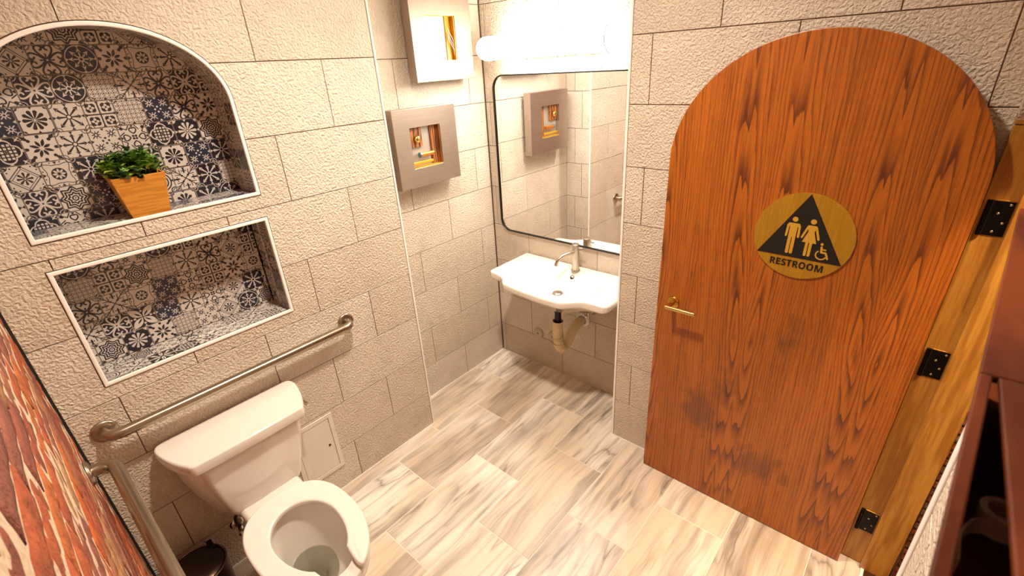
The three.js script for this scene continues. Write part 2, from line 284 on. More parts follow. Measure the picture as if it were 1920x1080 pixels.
{
  mesh('grout', slab(-0.4, XD + 0.06, -0.06, -0.0010, -0.5, ZB + 0.2), std({ color: 0xe6dccd, roughness: 0.9 }), floor);
  const f = frame([0, 0, 0], [1, 0, 0], [0, 0, -1]), r = rng(64);
  for (let i = -1; i < 8; i++) {
    const a = 0.082 + (i - 1) * FW, par = ((i % 2) + 2) % 2;
    for (let k = -2; k < 5; k++) {
      const za = (par ? 0.282 : 0.585) + (k - 1) * FL;
      const x0 = Math.max(a, XR), x1 = Math.min(a + FW, 2.075), z0 = Math.max(za, ZS), z1 = Math.min(za + FL, ZB);
      if (x1 - x0 < 0.01 || z1 - z0 < 0.01) continue;
      const cu = (x0 + x1) / 2, cv = -(z0 + z1) / 2, g = 0.0019, d = Math.floor(r() * 8), ci = d % 4, cj = Math.floor(d / 4), fu = r() < 0.5, fv = r() < 0.5;
      const geo = prism([rect(x0 + g - cu, x1 - g - cu, -z1 + g - cv, -z0 - g - cv)], 0.009, 0.0008, (u, v) => { let s = clamp((u + cu - a) / FW, 0.004, 0.996), t = clamp((-(v + cv) - za) / FL, 0.004, 0.996); if (fu) s = 1 - s; if (fv) t = 1 - t; return [(ci + s) / 4, (cj + t) / 2]; });
      place(mesh('floor_tile', geo, floorMats[Math.floor(r() * 3)], floor), f, cu, cv);
    }
  }
}
const ceiling = mesh('ceiling', slab(-0.4, 2.6, CEIL, CEIL + 0.1, -0.5, ZB + 0.2), plaster); ceiling.userData.kind = 'structure';
const hall = struct('wall_hall');
mesh('hall_floor', slab(XD + 0.06, 4.2, -0.06, -0.012, -1.0, 3), std({ color: 0x5b3a26, roughness: 0.7 }), hall);
mesh('hall_wall', slab(4.1, 4.2, 0, 3, -1.0, 3), std({ color: 0x5a4030, roughness: 0.9 }), hall);
mesh('hall_wall', slab(2.15, 4.2, 0, 3, 2.95, 3.05), std({ color: 0x5a4030, roughness: 0.9 }), hall);
mesh('hall_wall', slab(2.6, 4.2, 0, 3, -1.1, -1.0), std({ color: 0x5a4030, roughness: 0.9 }), hall);
mesh('hall_ceiling', slab(2.15, 4.2, 2.95, 3.05, -1.1, 3.05), plaster, hall);
// brick end of the thick hall wall, seen past the jamb
{
  const r = rng(12); 
  mesh('mortar', slab(2.158, 2.42, 0, CEIL, -0.6, 0.062), mortarMat, hall);
  for (let k = 0; k < 60; k++) { const o = (k % 3) * 0.02; for (let i = 0; i < 2; i++) { const w = i ? 0.15 - o : 0.085 + o, g = rbox(w, 0.03, 0.03, 0.006, 2.16 + (i ? 0.09 + o + w / 2 : w / 2), 0.02 + k * 0.0345, 0.056, 2); const p = g.attributes.position; for (let q = 0; q < p.count; q++) p.setXYZ(q, p.getX(q), p.getY(q) + (r() - 0.5) * 0.003, p.getZ(q) + (r() - 0.5) * 0.006); mesh('brick', g, brickMats[[0, 2, 5, 6, 4][Math.floor(r() * 5)]], hall); } }
}

// ---------- patterned niche tiles ----------
const CR = '#d2c9c1', DK = '#221f27', NV = '#2a2c3c';
const TP = 160;
function patt(bg, fn) { return canvasTex(TP, TP, (c, w) => { c.fillStyle = bg; c.fillRect(0, 0, w, w); c.translate(w / 2, w / 2); c.scale(w / 2, w / 2); c.lineJoin = c.lineCap = 'round'; fn(c); const fg = bg === CR ? DK : CR; for (const x of [-1, 1]) for (const y of [-1, 1]) { c.save(); c.translate(x, y); c.strokeStyle = fg; c.lineWidth = 0.05; c.beginPath(); c.arc(0, 0, 0.3, 0, 7); c.stroke(); c.fillStyle = fg; c.beginPath(); c.arc(0, 0, 0.14, 0, 7); c.fill(); c.restore(); } for (const [x, y] of [[0, 0.95], [0, -0.95], [0.95, 0], [-0.95, 0]]) { c.fillStyle = fg; c.beginPath(); c.moveTo(x * 0.8, y * 0.8); c.lineTo(x + y * 0.13, y + x * 0.13); c.lineTo(x - y * 0.13, y - x * 0.13); c.fill(); } c.strokeStyle = CR; c.lineWidth = 0.05; c.strokeRect(-0.985, -0.985, 1.97, 1.97); }); }
const rep = (c, n, f, off = 0) => { for (let i = 0; i < n; i++) { c.save(); c.rotate(off + (i * 2 * Math.PI) / n); f(c, i); c.restore(); } };
const disc = (c, x, y, r, col) => { c.fillStyle = col; c.beginPath(); c.arc(x, y, r, 0, 7); c.fill(); };
const ring = (c, x, y, r, w, col) => { c.strokeStyle = col; c.lineWidth = w; c.beginPath(); c.arc(x, y, r, 0, 7); c.stroke(); };
const leaf = (c, x0, x1, w, col) => { c.fillStyle = col; c.beginPath(); c.moveTo(x0, 0); c.quadraticCurveTo((x0 + x1) / 2, w, x1, 0); c.quadraticCurveTo((x0 + x1) / 2, -w, x0, 0); c.fill(); };
const wedge = (c, x0, x1, w0, w1, col) => { c.fillStyle = col; c.beginPath(); c.moveTo(x0, -w0); c.lineTo(x1, -w1); c.quadraticCurveTo(x1 + w1 * 1.4, 0, x1, w1); c.lineTo(x0, w0); c.fill(); };
const line = (c, pts, w, col) => { c.strokeStyle = col; c.lineWidth = w; c.beginPath(); pts.forEach((p, i) => (i ? c.lineTo(p[0], p[1]) : c.moveTo(p[0], p[1]))); c.stroke(); };
const curl = (c, col, w) => { c.strokeStyle = col; c.lineWidth = w; for (const s of [-1, 1]) { c.beginPath(); c.moveTo(0.12, 0.05 * s); c.bezierCurveTo(0.5, 0.02 * s, 1.05, 0.1 * s, 0.95, 0.42 * s); c.bezierCurveTo(0.85, 0.68 * s, 0.5, 0.55 * s, 0.62, 0.34 * s); c.stroke(); } disc(c, 0.2, 0, 0.09, col); };
const burst = (fg) => (c) => { rep(c, 8, (d, i) => { const L = i % 2 ? 1.02 : 0.78; wedge(d, 0.16, L * 0.72, 0.03, 0.075, fg); d.fillStyle = fg; d.beginPath(); d.moveTo(L, 0); d.lineTo(L * 0.72, 0.17); d.lineTo(L * 0.8, 0); d.lineTo(L * 0.72, -0.17); d.fill(); }); ring(c, 0, 0, 0.15, 0.07, fg); };
const fourStars = (fg) => (c) => { for (const x of [-0.5, 0.5]) for (const y of [-0.5, 0.5]) { c.save(); c.translate(x, y); rep(c, 8, (d, i) => wedge(d, 0.12, i % 2 ? 0.36 : 0.26, 0.03, 0.035, fg)); ring(c, 0, 0, 0.11, 0.06, fg); c.restore(); } rep(c, 4, (d) => disc(d, 0.2, 0, 0.08, fg)); };
const quad = (fg, bg) => (c) => { line(c, [[0, -1], [0, 1]], 0.09, fg); line(c, [[-1, 0], [1, 0]], 0.09, fg); for (const x of [-0.5, 0.5]) for (const y of [-0.5, 0.5]) { c.save(); c.translate(x, y); rep(c, 4, (d) => disc(d, 0.2, 0, 0.19, fg), Math.PI / 4); disc(c, 0, 0, 0.26, fg); rep(c, 4, (d) => disc(d, 0.15, 0, 0.1, bg)); disc(c, 0, 0, 0.06, fg); c.restore(); } };
const designs = [
  patt(DK, burst(CR)), patt(CR, burst(DK)), patt(CR, quad(DK, CR)), patt(CR, fourStars(DK)), patt(NV, fourStars(CR)), patt(DK, (c) => { rep(c, 4, (d) => { leaf(d, 0.05, 1.3, 0.62, CR); leaf(d, 0.15, 0.75, 0.14, DK); }, Math.PI / 4); rep(c, 4, (d) => disc(d, 0.62, 0, 0.1, CR)); }),
  patt(CR, (c) => { c.save(); c.rotate(Math.PI / 4); for (const [r, w] of [[0.66, 0.05], [0.52, 0.035]]) { c.strokeStyle = DK; c.lineWidth = w; c.strokeRect(-r, -r, 2 * r, 2 * r); } c.restore(); rep(c, 8, (d) => wedge(d, 0.05, 0.42, 0.02, 0.08, DK)); for (const x of [-0.85, 0.85]) for (const y of [-0.85, 0.85]) { disc(c, x, y, 0.08, DK); disc(c, x * 0.68, y * 0.98, 0.05, DK); disc(c, x * 0.98, y * 0.66, 0.05, DK); } }),
  patt(CR, (c) => { for (let i = -6; i <= 6; i++) { line(c, [[i * 0.33 - 1, -1], [i * 0.33 + 1, 1]], 0.03, '#5a4d4a'); line(c, [[i * 0.33 - 1, 1], [i * 0.33 + 1, -1]], 0.03, '#5a4d4a'); } for (let i = -3; i <= 3; i++) for (let j = -3; j <= 3; j++) disc(c, i * 0.333, j * 0.333 + 0.166, 0.055, DK); }),
  patt(CR, (c) => { disc(c, 0, 0, 0.46, DK); rep(c, 8, (d) => leaf(d, 0.08, 0.42, 0.15, CR)); disc(c, 0, 0, 0.08, DK); rep(c, 4, (d) => { d.strokeStyle = DK; d.lineWidth = 0.045; d.beginPath(); d.moveTo(0.72, -0.95); d.bezierCurveTo(0.95, -0.5, 0.55, -0.3, 0.72, 0); d.bezierCurveTo(0.55, 0.3, 0.95, 0.5, 0.72, 0.95); d.stroke(); disc(d, 0.88, 0.3, 0.045, DK); disc(d, 0.88, -0.3, 0.045, DK); }); }),
  patt(DK, (c) => { ring(c, 0, 0, 0.94, 0.06, CR); disc(c, 0, 0, 0.84, DK); rep(c, 8, (d, i) => { wedge(d, 0.16, 0.45, 0.035, 0.05, CR); d.fillStyle = CR; d.beginPath(); d.moveTo(0.8, 0); d.lineTo(0.45, 0.16); d.lineTo(0.55, 0); d.lineTo(0.45, -0.16); d.fill(); }); ring(c, 0, 0, 0.14, 0.08, CR); for (const x of [-0.88, 0.88]) for (const y of [-0.88, 0.88]) disc(c, x, y, 0.09, CR); }),
  patt(CR, (c) => { rep(c, 4, (d) => curl(d, DK, 0.12), Math.PI / 4); rep(c, 4, (d) => wedge(d, 0.05, 0.4, 0.02, 0.06, DK)); }),
  patt(DK, (c) => { rep(c, 4, (d) => curl(d, CR, 0.12), Math.PI / 4); rep(c, 4, (d) => wedge(d, 0.05, 0.5, 0.02, 0.06, CR)); }),
  patt(CR, (c) => { rep(c, 4, (d) => { line(d, [[0, 0], [1.4, 0]], 0.07, DK); for (const s of [-1, 1]) { line(d, [[0.45, 0], [0.8, 0.28 * s]], 0.06, DK); line(d, [[0.85, 0], [1.15, 0.24 * s]], 0.05, DK); } disc(d, 0.36, 0, 0.09, DK); }, Math.PI / 4); rep(c, 4, (d) => { leaf(d, 0.42, 0.92, 0.16, DK); disc(d, 0.66, 0.16, 0.05, DK); disc(d, 0.66, -0.16, 0.05, DK); }); }),
  patt(CR, (c) => { for (const r of [0.78, 0.56]) ring(c, 0, 0, r, 0.09, DK); ring(c, 0, 0, 0.34, 0.05, DK); rep(c, 6, (d) => leaf(d, 0.03, 0.28, 0.09, DK)); rep(c, 4, (d) => { ring(d, 1.25, 0, 0.28, 0.08, DK); }, Math.PI / 4); }),
  patt(CR, (c) => { for (const r of [0.98, 0.72, 0.46]) { const p = []; for (let i = 0; i <= 16; i++) { const q = i % 2 ? r : r * 0.72, t = (i * Math.PI) / 8 + Math.PI / 8; p.push([q * Math.cos(t), q * Math.sin(t)]); } line(c, p, 0.1, DK); } ring(c, 0, 0, 0.18, 0.09, DK); disc(c, 0, 0, 0.05, DK); for (const x of [-0.9, 0.9]) for (const y of [-0.9, 0.9]) { c.fillStyle = DK; c.fillRect(x - 0.12, y - 0.12, 0.24, 0.24); } }),
  patt(CR, (c) => { rep(c, 4, (d) => { d.strokeStyle = DK; d.lineWidth = 0.09; d.beginPath(); d.moveTo(0.3, 0); d.bezierCurveTo(0.5, 0.36, 0.85, 0.26, 0.72, 0); d.bezierCurveTo(0.85, -0.26, 0.5, -0.36, 0.3, 0); d.stroke(); line(d, [[0.9, -0.9], [0.62, -0.42], [0.95, -0.2]], 0.07, DK); line(d, [[0.95, 0.2], [0.62, 0.42]], 0.07, DK); }); rep(c, 4, (d) => { disc(d, 0.14, 0, 0.09, DK); }, Math.PI / 4); rep(c, 4, (d) => disc(d, 1.05, 0, 0.12, DK), Math.PI / 4); }),
  patt(DK, (c) => { c.fillStyle = CR; for (const [x, y] of [[0.42, 0], [-0.42, 0], [0, 0.42], [0, -0.42]]) disc(c, x, y, 0.46, CR); disc(c, 0, 0, 0.6, CR); for (const [x, y] of [[0.4, 0], [-0.4, 0], [0, 0.4], [0, -0.4]]) disc(c, x, y, 0.38, DK); for (let i = -2; i <= 2; i++) for (let j = -2; j <= 2; j++) if (Math.abs(i) + Math.abs(j) < 4) { c.fillStyle = CR; c.fillRect(i * 0.24 - 0.08, j * 0.24 - 0.08, 0.16, 0.16); } disc(c, 0, 0, 0.07, DK); rep(c, 4, (d) => leaf(d, 0.95, 1.3, 0.12, CR), Math.PI / 4); }),
  patt(CR, (c) => { c.strokeStyle = DK; c.lineWidth = 0.05; c.strokeRect(-0.93, -0.93, 1.86, 1.86); rep(c, 10, (d) => wedge(d, 0.14, 0.62, 0.03, 0.13, DK)); rep(c, 10, (d) => disc(d, 0.1, 0, 0.025, DK)); for (const x of [-0.8, 0.8]) for (const y of [-0.8, 0.8]) disc(c, x, y, 0.07, DK); }),
  patt(DK, (c) => { rep(c, 10, (d) => wedge(d, 0.12, 0.66, 0.03, 0.12, CR)); disc(c, 0, 0, 0.08, CR); for (const x of [-0.85, 0.85]) for (const y of [-0.85, 0.85]) disc(c, x, y, 0.1, CR); }),
  patt(CR, (c) => { rep(c, 8, (d, i) => { leaf(d, 0.12, i % 2 ? 0.6 : 0.7, 0.2, DK); }, Math.PI / 8); rep(c, 8, (d) => { disc(d, 0.84, 0, 0.11, DK); disc(d, 0.6, 0.0, 0.05, CR); }); rep(c, 4, (d) => leaf(d, 0.85, 1.35, 0.22, DK), Math.PI / 4); }),
  patt(NV, (c) => { for (const x of [-0.5, 0.5]) for (const y of [-0.5, 0.5]) { ring(c, x, y, 0.34, 0.07, '#8f8a92'); ring(c, x, y, 0.14, 0.07, '#8f8a92'); } rep(c, 4, (d) => leaf(d, 0.02, 0.4, 0.16, '#8f8a92')); }),
  patt(DK, (c) => { rep(c, 4, (d) => { leaf(d, 0.05, 0.95, 0.3, CR); wedge(d, 0.3, 0.8, 0.01, 0.05, DK); }); rep(c, 4, (d) => { wedge(d, 0.3, 0.9, 0.03, 0.14, CR); }, Math.PI / 4); disc(c, 0, 0, 0.1, DK); }),
];
const pattMats = designs.map((t) => phys({ map: t, roughness: 0.3, clearcoat: 0.35, clearcoatRoughness: 0.12 }));
const nicheGrout = std({ color: 0xb0a294, roughness: 0.9 });
const PP = 0.0795, PG = 0.0012;   // tile pitch, half joint
const R1 = rng(414); let lastD = -1;
const bag = [0, 0, 1, 2, 2, 2, 3, 3, 4, 5, 6, 6, 7, 7, 8, 8, 9, 9, 10, 10, 11, 12, 12, 13, 14, 14, 15, 15, 16, 17, 18, 19, 19, 20, 21];
const pick = () => { let d; do d = bag[Math.floor(R1() * bag.length)]; while (d === lastD); lastD = d; return pattMats[d]; };
const fullTile = prism([rect(-PP / 2 + PG, PP / 2 - PG, -PP / 2 + PG, PP / 2 - PG)], 0.005, 0.0006, (u, v) => [u / PP + 0.5, v / PP + 0.5]);
function patternField(parent, f, region, du, dv, stagger) {   // region: convex outline in (u, v)
  const us = region.map((q) => q[0]), vs = region.map((q) => q[1]), u0 = Math.min(...us), u1 = Math.max(...us), v0 = Math.min(...vs), v1 = Math.max(...vs);
  for (let j = -1, v = v0 + dv - PP; v < v1; v += PP, j++) {
    const off = stagger ? R1() * PP : 0;
    for (let u = u0 + du - PP - off; u < u1; u += PP) {
      const cu = u + PP / 2, cv = v + PP / 2; const sq = rect(u + PG, u + PP - PG, v + PG, v + PP - PG), p = intersect(sq, region); const mat = pick();
      if (p.length < 3 || area(p) < 4e-5) continue;
      const whole = Math.abs(area(p) - area(sq)) < 1e-8;
      const g = whole ? fullTile : prism([p.map((q) => [q[0] - cu, q[1] - cv])], 0.005, 0, (x, y) => [x / PP + 0.5, y / PP + 0.5]);
      place(mesh('tile', g, mat, parent), f, cu, cv);
    }
  }
}
const ND = 0.17;
// rectangular niche
{
  const n = mesh('rectangular_niche', [slab(-ND - 0.012, -ND - 0.004, RCY0 - 0.01, RCY1 + 0.01, NZ0 - 0.01, NZ1 + 0.01), slab(-ND, -0.012, RCY0 - 0.01, RCY0 - 0.0015, NZ0 - 0.01, NZ1 + 0.01), slab(-ND, -0.012, RCY1 + 0.0015, RCY1 + 0.01, NZ0 - 0.01, NZ1 + 0.01), slab(-ND, -0.012, RCY0, RCY1, NZ0 - 0.01, NZ0 - 0.0015), slab(-ND, -0.012, RCY0, RCY1, NZ1 + 0.0015, NZ1 + 0.01)], nicheGrout, wallLeft);
  const D = ND - 0.006;
  patternField(n, frame([-ND, 0, 0], [0, 0, -1], [0, 1, 0]), rcPts(0), 0.03, 0.0, true);
  patternField(n, frame([0, RCY0, 0], [0, 0, 1], [1, 0, 0]), rect(NZ0, NZ1, -ND, -0.006), 0.02, 0.0, true);
  patternField(n, frame([0, RCY1, 0], [0, 0, -1], [1, 0, 0]), rect(-NZ1, -NZ0, -ND, -0.006), 0.05, 0, true);
  patternField(n, frame([0, 0, NZ0], [-1, 0, 0], [0, 1, 0]), rect(0.006, ND, RCY0, RCY1), 0.01, 0.0, false);
  patternField(n, frame([0, 0, NZ1], [1, 0, 0], [0, 1, 0]), rect(-ND, -0.006, RCY0, RCY1), 0, 0.0, false);
  // bead around the opening
  const s = polyShape(rcPts(0.006)); s.holes.push(new THREE.Path(rcPts(-0.006).map((q) => V2(...q))));
  place(mesh('trim', extrude(s, 0.013, 0.003), trimWhite, n), fA, 0, 0, -0.0085);
}
// arched niche
{
  const back = place(mesh('arched_niche', new THREE.ExtrudeGeometry(polyShape(archPts(0.005)), { depth: 0.006, bevelEnabled: false }), nicheGrout, wallLeft), fA, 0, 0, -ND - 0.011);
  const hold = new THREE.Group(); hold.name = 'arched_niche_lining';
  const n = back; // children of the part are placed in the part's own frame
  n.updateMatrixWorld(true); const inv = n.matrixWorld.clone().invert();
  const before = n.children.length;
  patternField(n, frame([-ND, 0, 0], [0, 0, -1], [0, 1, 0]), archPts(0, 48), 0.045, 0.035, true);
  patternField(n, frame([0, ARY0, 0], [0, 0, 1], [1, 0, 0]), rect(NZ0, NZ1, -ND, -0.006), 0.02, 0.0, true);
  // curved lining: sides and vault, by arc length
  const pts = archPts(0, 120).slice(1); pts.push([-NZ1, ARY0]); const L = [0]; for (let i = 1; i < pts.length; i++) L.push(L[i - 1] + Math.hypot(pts[i][0] - pts[i - 1][0], pts[i][1] - pts[i - 1][1]));
  const at = (s) => { let i = 1; while (i < L.length - 1 && L[i] < s) i++; const t = (s - L[i - 1]) / (L[i] - L[i - 1]); const A = pts[i - 1], B = pts[i], l = Math.hypot(B[0] - A[0], B[1] - A[1]); return { p: [lerp(A[0], B[0], t), lerp(A[1], B[1], t)], nrm: [-(B[1] - A[1]) / l, (B[0] - A[0]) / l] }; };
  const total = L[L.length - 1], cnt = Math.round(total / PP), ps = total / cnt;
  const shell = [];
  for (let k = 0; k < cnt; k++) for (let dk = 0; dk < 2; dk++) {
    const x0 = -ND + dk * 0.082 + PG, x1 = Math.min(x0 + 0.082 - 2 * PG, -0.006), pos = [], uv = [], idx = [], S = 5, tk = 0.004;
    for (let i = 0; i <= S; i++) { const { p, nrm } = at(k * ps + PG + (i / S) * (ps - 2 * PG)); for (const [x, o] of [[x0, 0], [x1, 0], [x0, tk], [x1, tk]]) { pos.push(x, p[1] - nrm[1] * o, -(p[0] - nrm[0] * o)); uv.push(i / S, (x - x0) / 0.08); } }
    for (let i = 0; i < S; i++) { const a = i * 4, b = a + 4; const q = (p, r, s, t) => idx.push(p, r, s, p, s, t); q(a, b, b + 1, a + 1); q(a + 1, b + 1, b + 3, a + 3); q(a + 2, b + 2, b, a); }
    const g = new THREE.BufferGeometry(); g.setAttribute('position', new THREE.Float32BufferAttribute(pos, 3)); g.setAttribute('uv', new THREE.Float32BufferAttribute(uv, 2)); g.setIndex(idx); const ng = g.toNonIndexed(); ng.computeVertexNormals(); 
    mesh('tile', toCreasedNormals(ng, 0.6), pick(), n);
  }
  { const o = polyShape(archPts(0.012)); o.holes.push(new THREE.Path(archPts(0.0035, 48).map((q) => V2(...q)))); place(mesh('lining', new THREE.ExtrudeGeometry(o, { depth: ND - 0.012, bevelEnabled: false }), nicheGrout, n), fA, 0, 0, -ND); }
  const s = polyShape(archPts(0.006)); s.holes.push(new THREE.Path(archPts(-0.006).map((q) => V2(...q))));
  place(mesh('trim', extrude(s, 0.013, 0.003), trimWhite, n), fA, 0, 0, -0.0085);
  for (const ch of n.children.slice(before)) { ch.updateMatrix(); ch.applyMatrix4(inv); }
}

// ---------- lamps ----------
{
  const t = thing('ceiling_light', 'round recessed ceiling downlight above the middle of the room', 'light', ceilingLightPos);
  mesh('trim_ring', lathe([[0.075, 0.066], [0.1, 0.062], [0.105, 0.07], [0.075, 0.07]], 48), trimWhite, t);
  mesh('diffuser', lathe([[0.001, 0.058], [0.04, 0.06], [0.076, 0.069], [0.001, 0.069]], 48), std({ color: 0xfff4e2, emissive: new THREE.Color(1, 0.85, 0.66), emissiveIntensity: 3, roughness: 0.5 }), t);
}
{
  const t = thing('vanity_light', 'glowing white tube light fixed above the mirror', 'light', [0.335, 2.003, ZS]);
  const glow = std({ color: 0xfffaf0, emissive: new THREE.Color(1, 0.93, 0.8), emissiveIntensity: TUBE_GLOW, roughness: 0.4 });
  const white = std({ color: 0xfbf7f0, emissive: new THREE.Color(1, 0.93, 0.8), emissiveIntensity: 3, roughness: 0.35 });
  const g = new THREE.CapsuleGeometry(0.056, 0.68, 10, 32); g.rotateZ(Math.PI / 2); g.translate(0, 0, 0.105); mesh('tube', g, glow, t);
  mesh('back_plate', rbox(0.5, 0.11, 0.05, 0.012, 0, 0, 0.025), trimWhite, t);
  for (const s of [-1, 1]) { const c = new THREE.CapsuleGeometry(0.0595, 0.05, 8, 32); c.rotateZ(Math.PI / 2); c.translate(s * 0.375, 0, 0.105); mesh('end_cap', c, white, t);
    const r = new THREE.TorusGeometry(0.0605, 0.0016, 8, 40); r.rotateY(Math.PI / 2); r.translate(s * 0.352, 0, 0.105); mesh('seam_ring', r, std({ color: 0x5a554e, roughness: 0.5 }), t); }
}

// ---------- mirror ----------
{
  const X0 = -0.125, X1 = 0.815, Y0 = 0.955, Y1 = 1.872, rr = 0.075;
  const t = thing('wall_mirror', 'large rounded mirror in a thin black frame over the washbasin', 'mirror', [X0, Y0, ZS]);
  const rs = (o) => { const s = new THREE.Shape(), a = o, b = o, w = X1 - X0 - o, h = Y1 - Y0 - o, r = rr - o; s.moveTo(a + r, b); s.lineTo(w - r, b); s.absarc(w - r, b + r, r, -Math.PI / 2, 0); s.lineTo(w, h - r); s.absarc(w - r, h - r, r, 0, Math.PI / 2); s.lineTo(a + r, h); s.absarc(a + r, h - r, r, Math.PI / 2, Math.PI); s.lineTo(a, b + r); s.absarc(a + r, b + r, r, Math.PI, 1.5 * Math.PI); return s; };
  const fr = rs(0); fr.holes.push(new THREE.Path(rs(0.0065).getPoints(16)));
  mesh('frame', extrude(fr, 0.022, 0.001, 16), black, t);
  mesh('glass', new THREE.ExtrudeGeometry(rs(0.004), { depth: 0.006, bevelEnabled: false, curveSegments: 16 }).translate(0, 0, 0.008), std({ color: 0xffffff, metalness: 1, roughness: 0.01 }), t);
}

// ---------- washbasin ----------
{
  const yT = 0.828, C = [0.47, -0.066];
  const plan = new THREE.CatmullRomCurve3([[0.255, 0.14], [0.335, 0.149], [0.46, 0.157], [0.575, 0.158], [0.645, 0.15], [0.69, 0.112], [0.735, 0.078], [0.8, 0.072]].map((q) => V3(q[0], q[1], 0)), false, 'centripetal');
  const out = [[0.062, -0.303], [0.058, 0.025], [0.064, 0.042], [0.085, 0.056], [0.13, 0.062], [0.17, 0.07], [0.2, 0.088], [0.222, 0.115]];
  plan.getPoints(30).forEach((q) => out.push([q.x, q.y])); out.push([0.845, 0.07], [0.86, 0.055], [0.866, 0.03], [0.866, -0.303]);
  // resample the outline
  const P = []; for (let i = 0; i < out.length; i++) { const A = out[i], B = out[(i + 1) % out.length], n = Math.max(1, Math.ceil(Math.hypot(B[0] - A[0], B[1] - A[1]) / 0.012)); for (let k = 0; k < n; k++) P.push([lerp(A[0], B[0], k / n), lerp(A[1], B[1], k / n)]); }
  const N = P.length, ea = 0.285, eb = 0.168;
  const ell = P.map((p) => { const t = Math.atan2((p[1] - C[1]) / eb, (p[0] - C[0]) / ea); return [C[0] + ea * Math.cos(t), C[1] + eb * Math.sin(t)]; });
  // a ring: mix outline/ellipse towards centre
  const rings = [];
  const ringOut = (inset, y) => rings.push(P.map((p) => { const dx = C[0] - p[0], dz = C[1] - p[1], l = Math.hypot(dx, dz); return [p[0] + (dx / l) * inset, y, p[1] + (dz / l) * inset]; }));
  const ringEll = (k, y) => rings.push(ell.map((p) => [lerp(C[0], p[0], k), y, lerp(C[1], p[1], k)]));
  ringEll(0.02, yT - 0.165); ringEll(0.25, yT - 0.163); ringEll(0.55, yT - 0.145); ringEll(0.85, yT - 0.1); rings.push(P.map((p, i) => [lerp(p[0], ell[i][0], 0.45), yT - 0.055, lerp(p[1], ell[i][1], 0.45)]));
  ringOut(0.012, yT - 0.043); ringOut(0.003, yT - 0.038); ringOut(0, yT - 0.03); ringOut(0, yT - 0.012); ringOut(0.003, yT - 0.004); ringOut(0.01, yT);
  rings.push(P.map((p, i) => [lerp(p[0], ell[i][0], 0.6), yT - 0.001, lerp(p[1], ell[i][1], 0.6)]));
  for (const [k, d] of [[1, 0.003], [0.95, 0.01], [0.88, 0.024], [0.78, 0.042], [0.64, 0.06], [0.45, 0.074], [0.25, 0.081], [0.06, 0.084]]) ringEll(k, yT - d);
  const pos = [], idx = []; rings.forEach((r) => r.forEach((q) => pos.push(...q)));
  for (let r = 0; r < rings.length - 1; r++) for (let i = 0; i < N; i++) { const a = r * N + i, b = r * N + ((i + 1) % N), c = a + N, d = b + N; idx.push(a, c, b, b, c, d); }
  const g = new THREE.BufferGeometry(); g.setAttribute('position', new THREE.Float32BufferAttribute(pos, 3)); g.setAttribute('uv', new THREE.Float32BufferAttribute(new Float32Array((pos.length / 3) * 2), 2)); g.setIndex(idx); g.computeVertexNormals();
  const t = thing('washbasin', 'white wall hung washbasin with winged sides under the mirror', 'washbasin');
  mesh('basin', g, porcelain, t);
  const dr = mesh('drain', lathe([[0.001, 0.012], [0.02, 0.011], [0.029, 0.007], [0.031, 0.003], [0.031, 0], [0.033, -0.004], [0.001, -0.004]], 32), nickel, t); dr.position.set(C[0] + 0.005, yT - 0.083, C[1] + 0.0); dr.userData.label = 'nickel pop-up drain';
  const ov = mesh('overflow_hole', [(() => { const q = new THREE.TorusGeometry(0.011, 0.0025, 8, 24); return q; })(), (() => { const q = new THREE.CircleGeometry(0.0105, 24); q.translate(0, 0, -0.0005); return q; })()], black, t); ov.position.set(C[0] + 0.01, yT - 0.0335, C[1] - 0.1385); ov.rotation.x = -0.95;
  // faucet
  const f = thing('faucet', 'brushed nickel single post faucet on the washbasin', 'faucet', [0.482, yT, -0.235]);
  mesh('post', lathe([[0.001, 0], [0.026, 0], [0.026, 0.006], [0.021, 0.009], [0.021, 0.158], [0.019, 0.162], [0.001, 0.162]], 32), nickel, f);
  mesh('spout', tube([[0, 0.118, 0.015], [-0.012, 0.116, 0.045], [-0.03, 0.108, 0.085], [-0.045, 0.086, 0.112], [-0.05, 0.058, 0.122]], 0.0095, 40, 16), nickel, f);
  mesh('lever', [(() => { const g = new THREE.CylinderGeometry(0.0045, 0.0045, 0.03, 12); g.rotateZ(Math.PI / 2); g.translate(0.034, 0.142, 0); return g; })()], nickel, f);
  // trap and tailpiece
  const foam = std({ color: 0xeed9ad, roughness: 0.75, bumpMap: brickBump, bumpScale: 0.0015 });
  const w = thing('drain_trap', 'cream wrapped drain trap on a black tailpiece below the washbasin', 'drain pipe');
  mesh('tailpiece', lathe([[0.02, 0.665], [0.03, 0.662], [0.022, 0.63], [0.019, 0.62], [0.019, 0.53], [0.001, 0.53]].map((q) => q), 28).translate(C[0] + 0.005, 0, C[1]), black, w);
  const cx = C[0] + 0.005, cz = C[1];
  mesh('insulation', [new THREE.TubeGeometry(new THREE.CatmullRomCurve3([V3(cx, 0.57, cz), V3(cx - 0.003, 0.5, cz), V3(cx + 0.002, 0.43, cz), V3(cx + 0.004, 0.39, cz - 0.012), V3(cx + 0.008, 0.372, cz - 0.045), V3(cx + 0.012, 0.4, cz - 0.085), V3(cx + 0.016, 0.45, cz - 0.12), V3(cx + 0.02, 0.475, cz - 0.16), V3(cx + 0.024, 0.48, cz - 0.2)]), 60, 0.031, 20), new THREE.SphereGeometry(0.031, 20, 12).translate(cx + 0.004, 0.385, cz - 0.018), lathe([[0.001, 0.335], [0.018, 0.337], [0.022, 0.35], [0.026, 0.375]], 20).translate(cx + 0.006, 0, cz - 0.03)], foam, w);
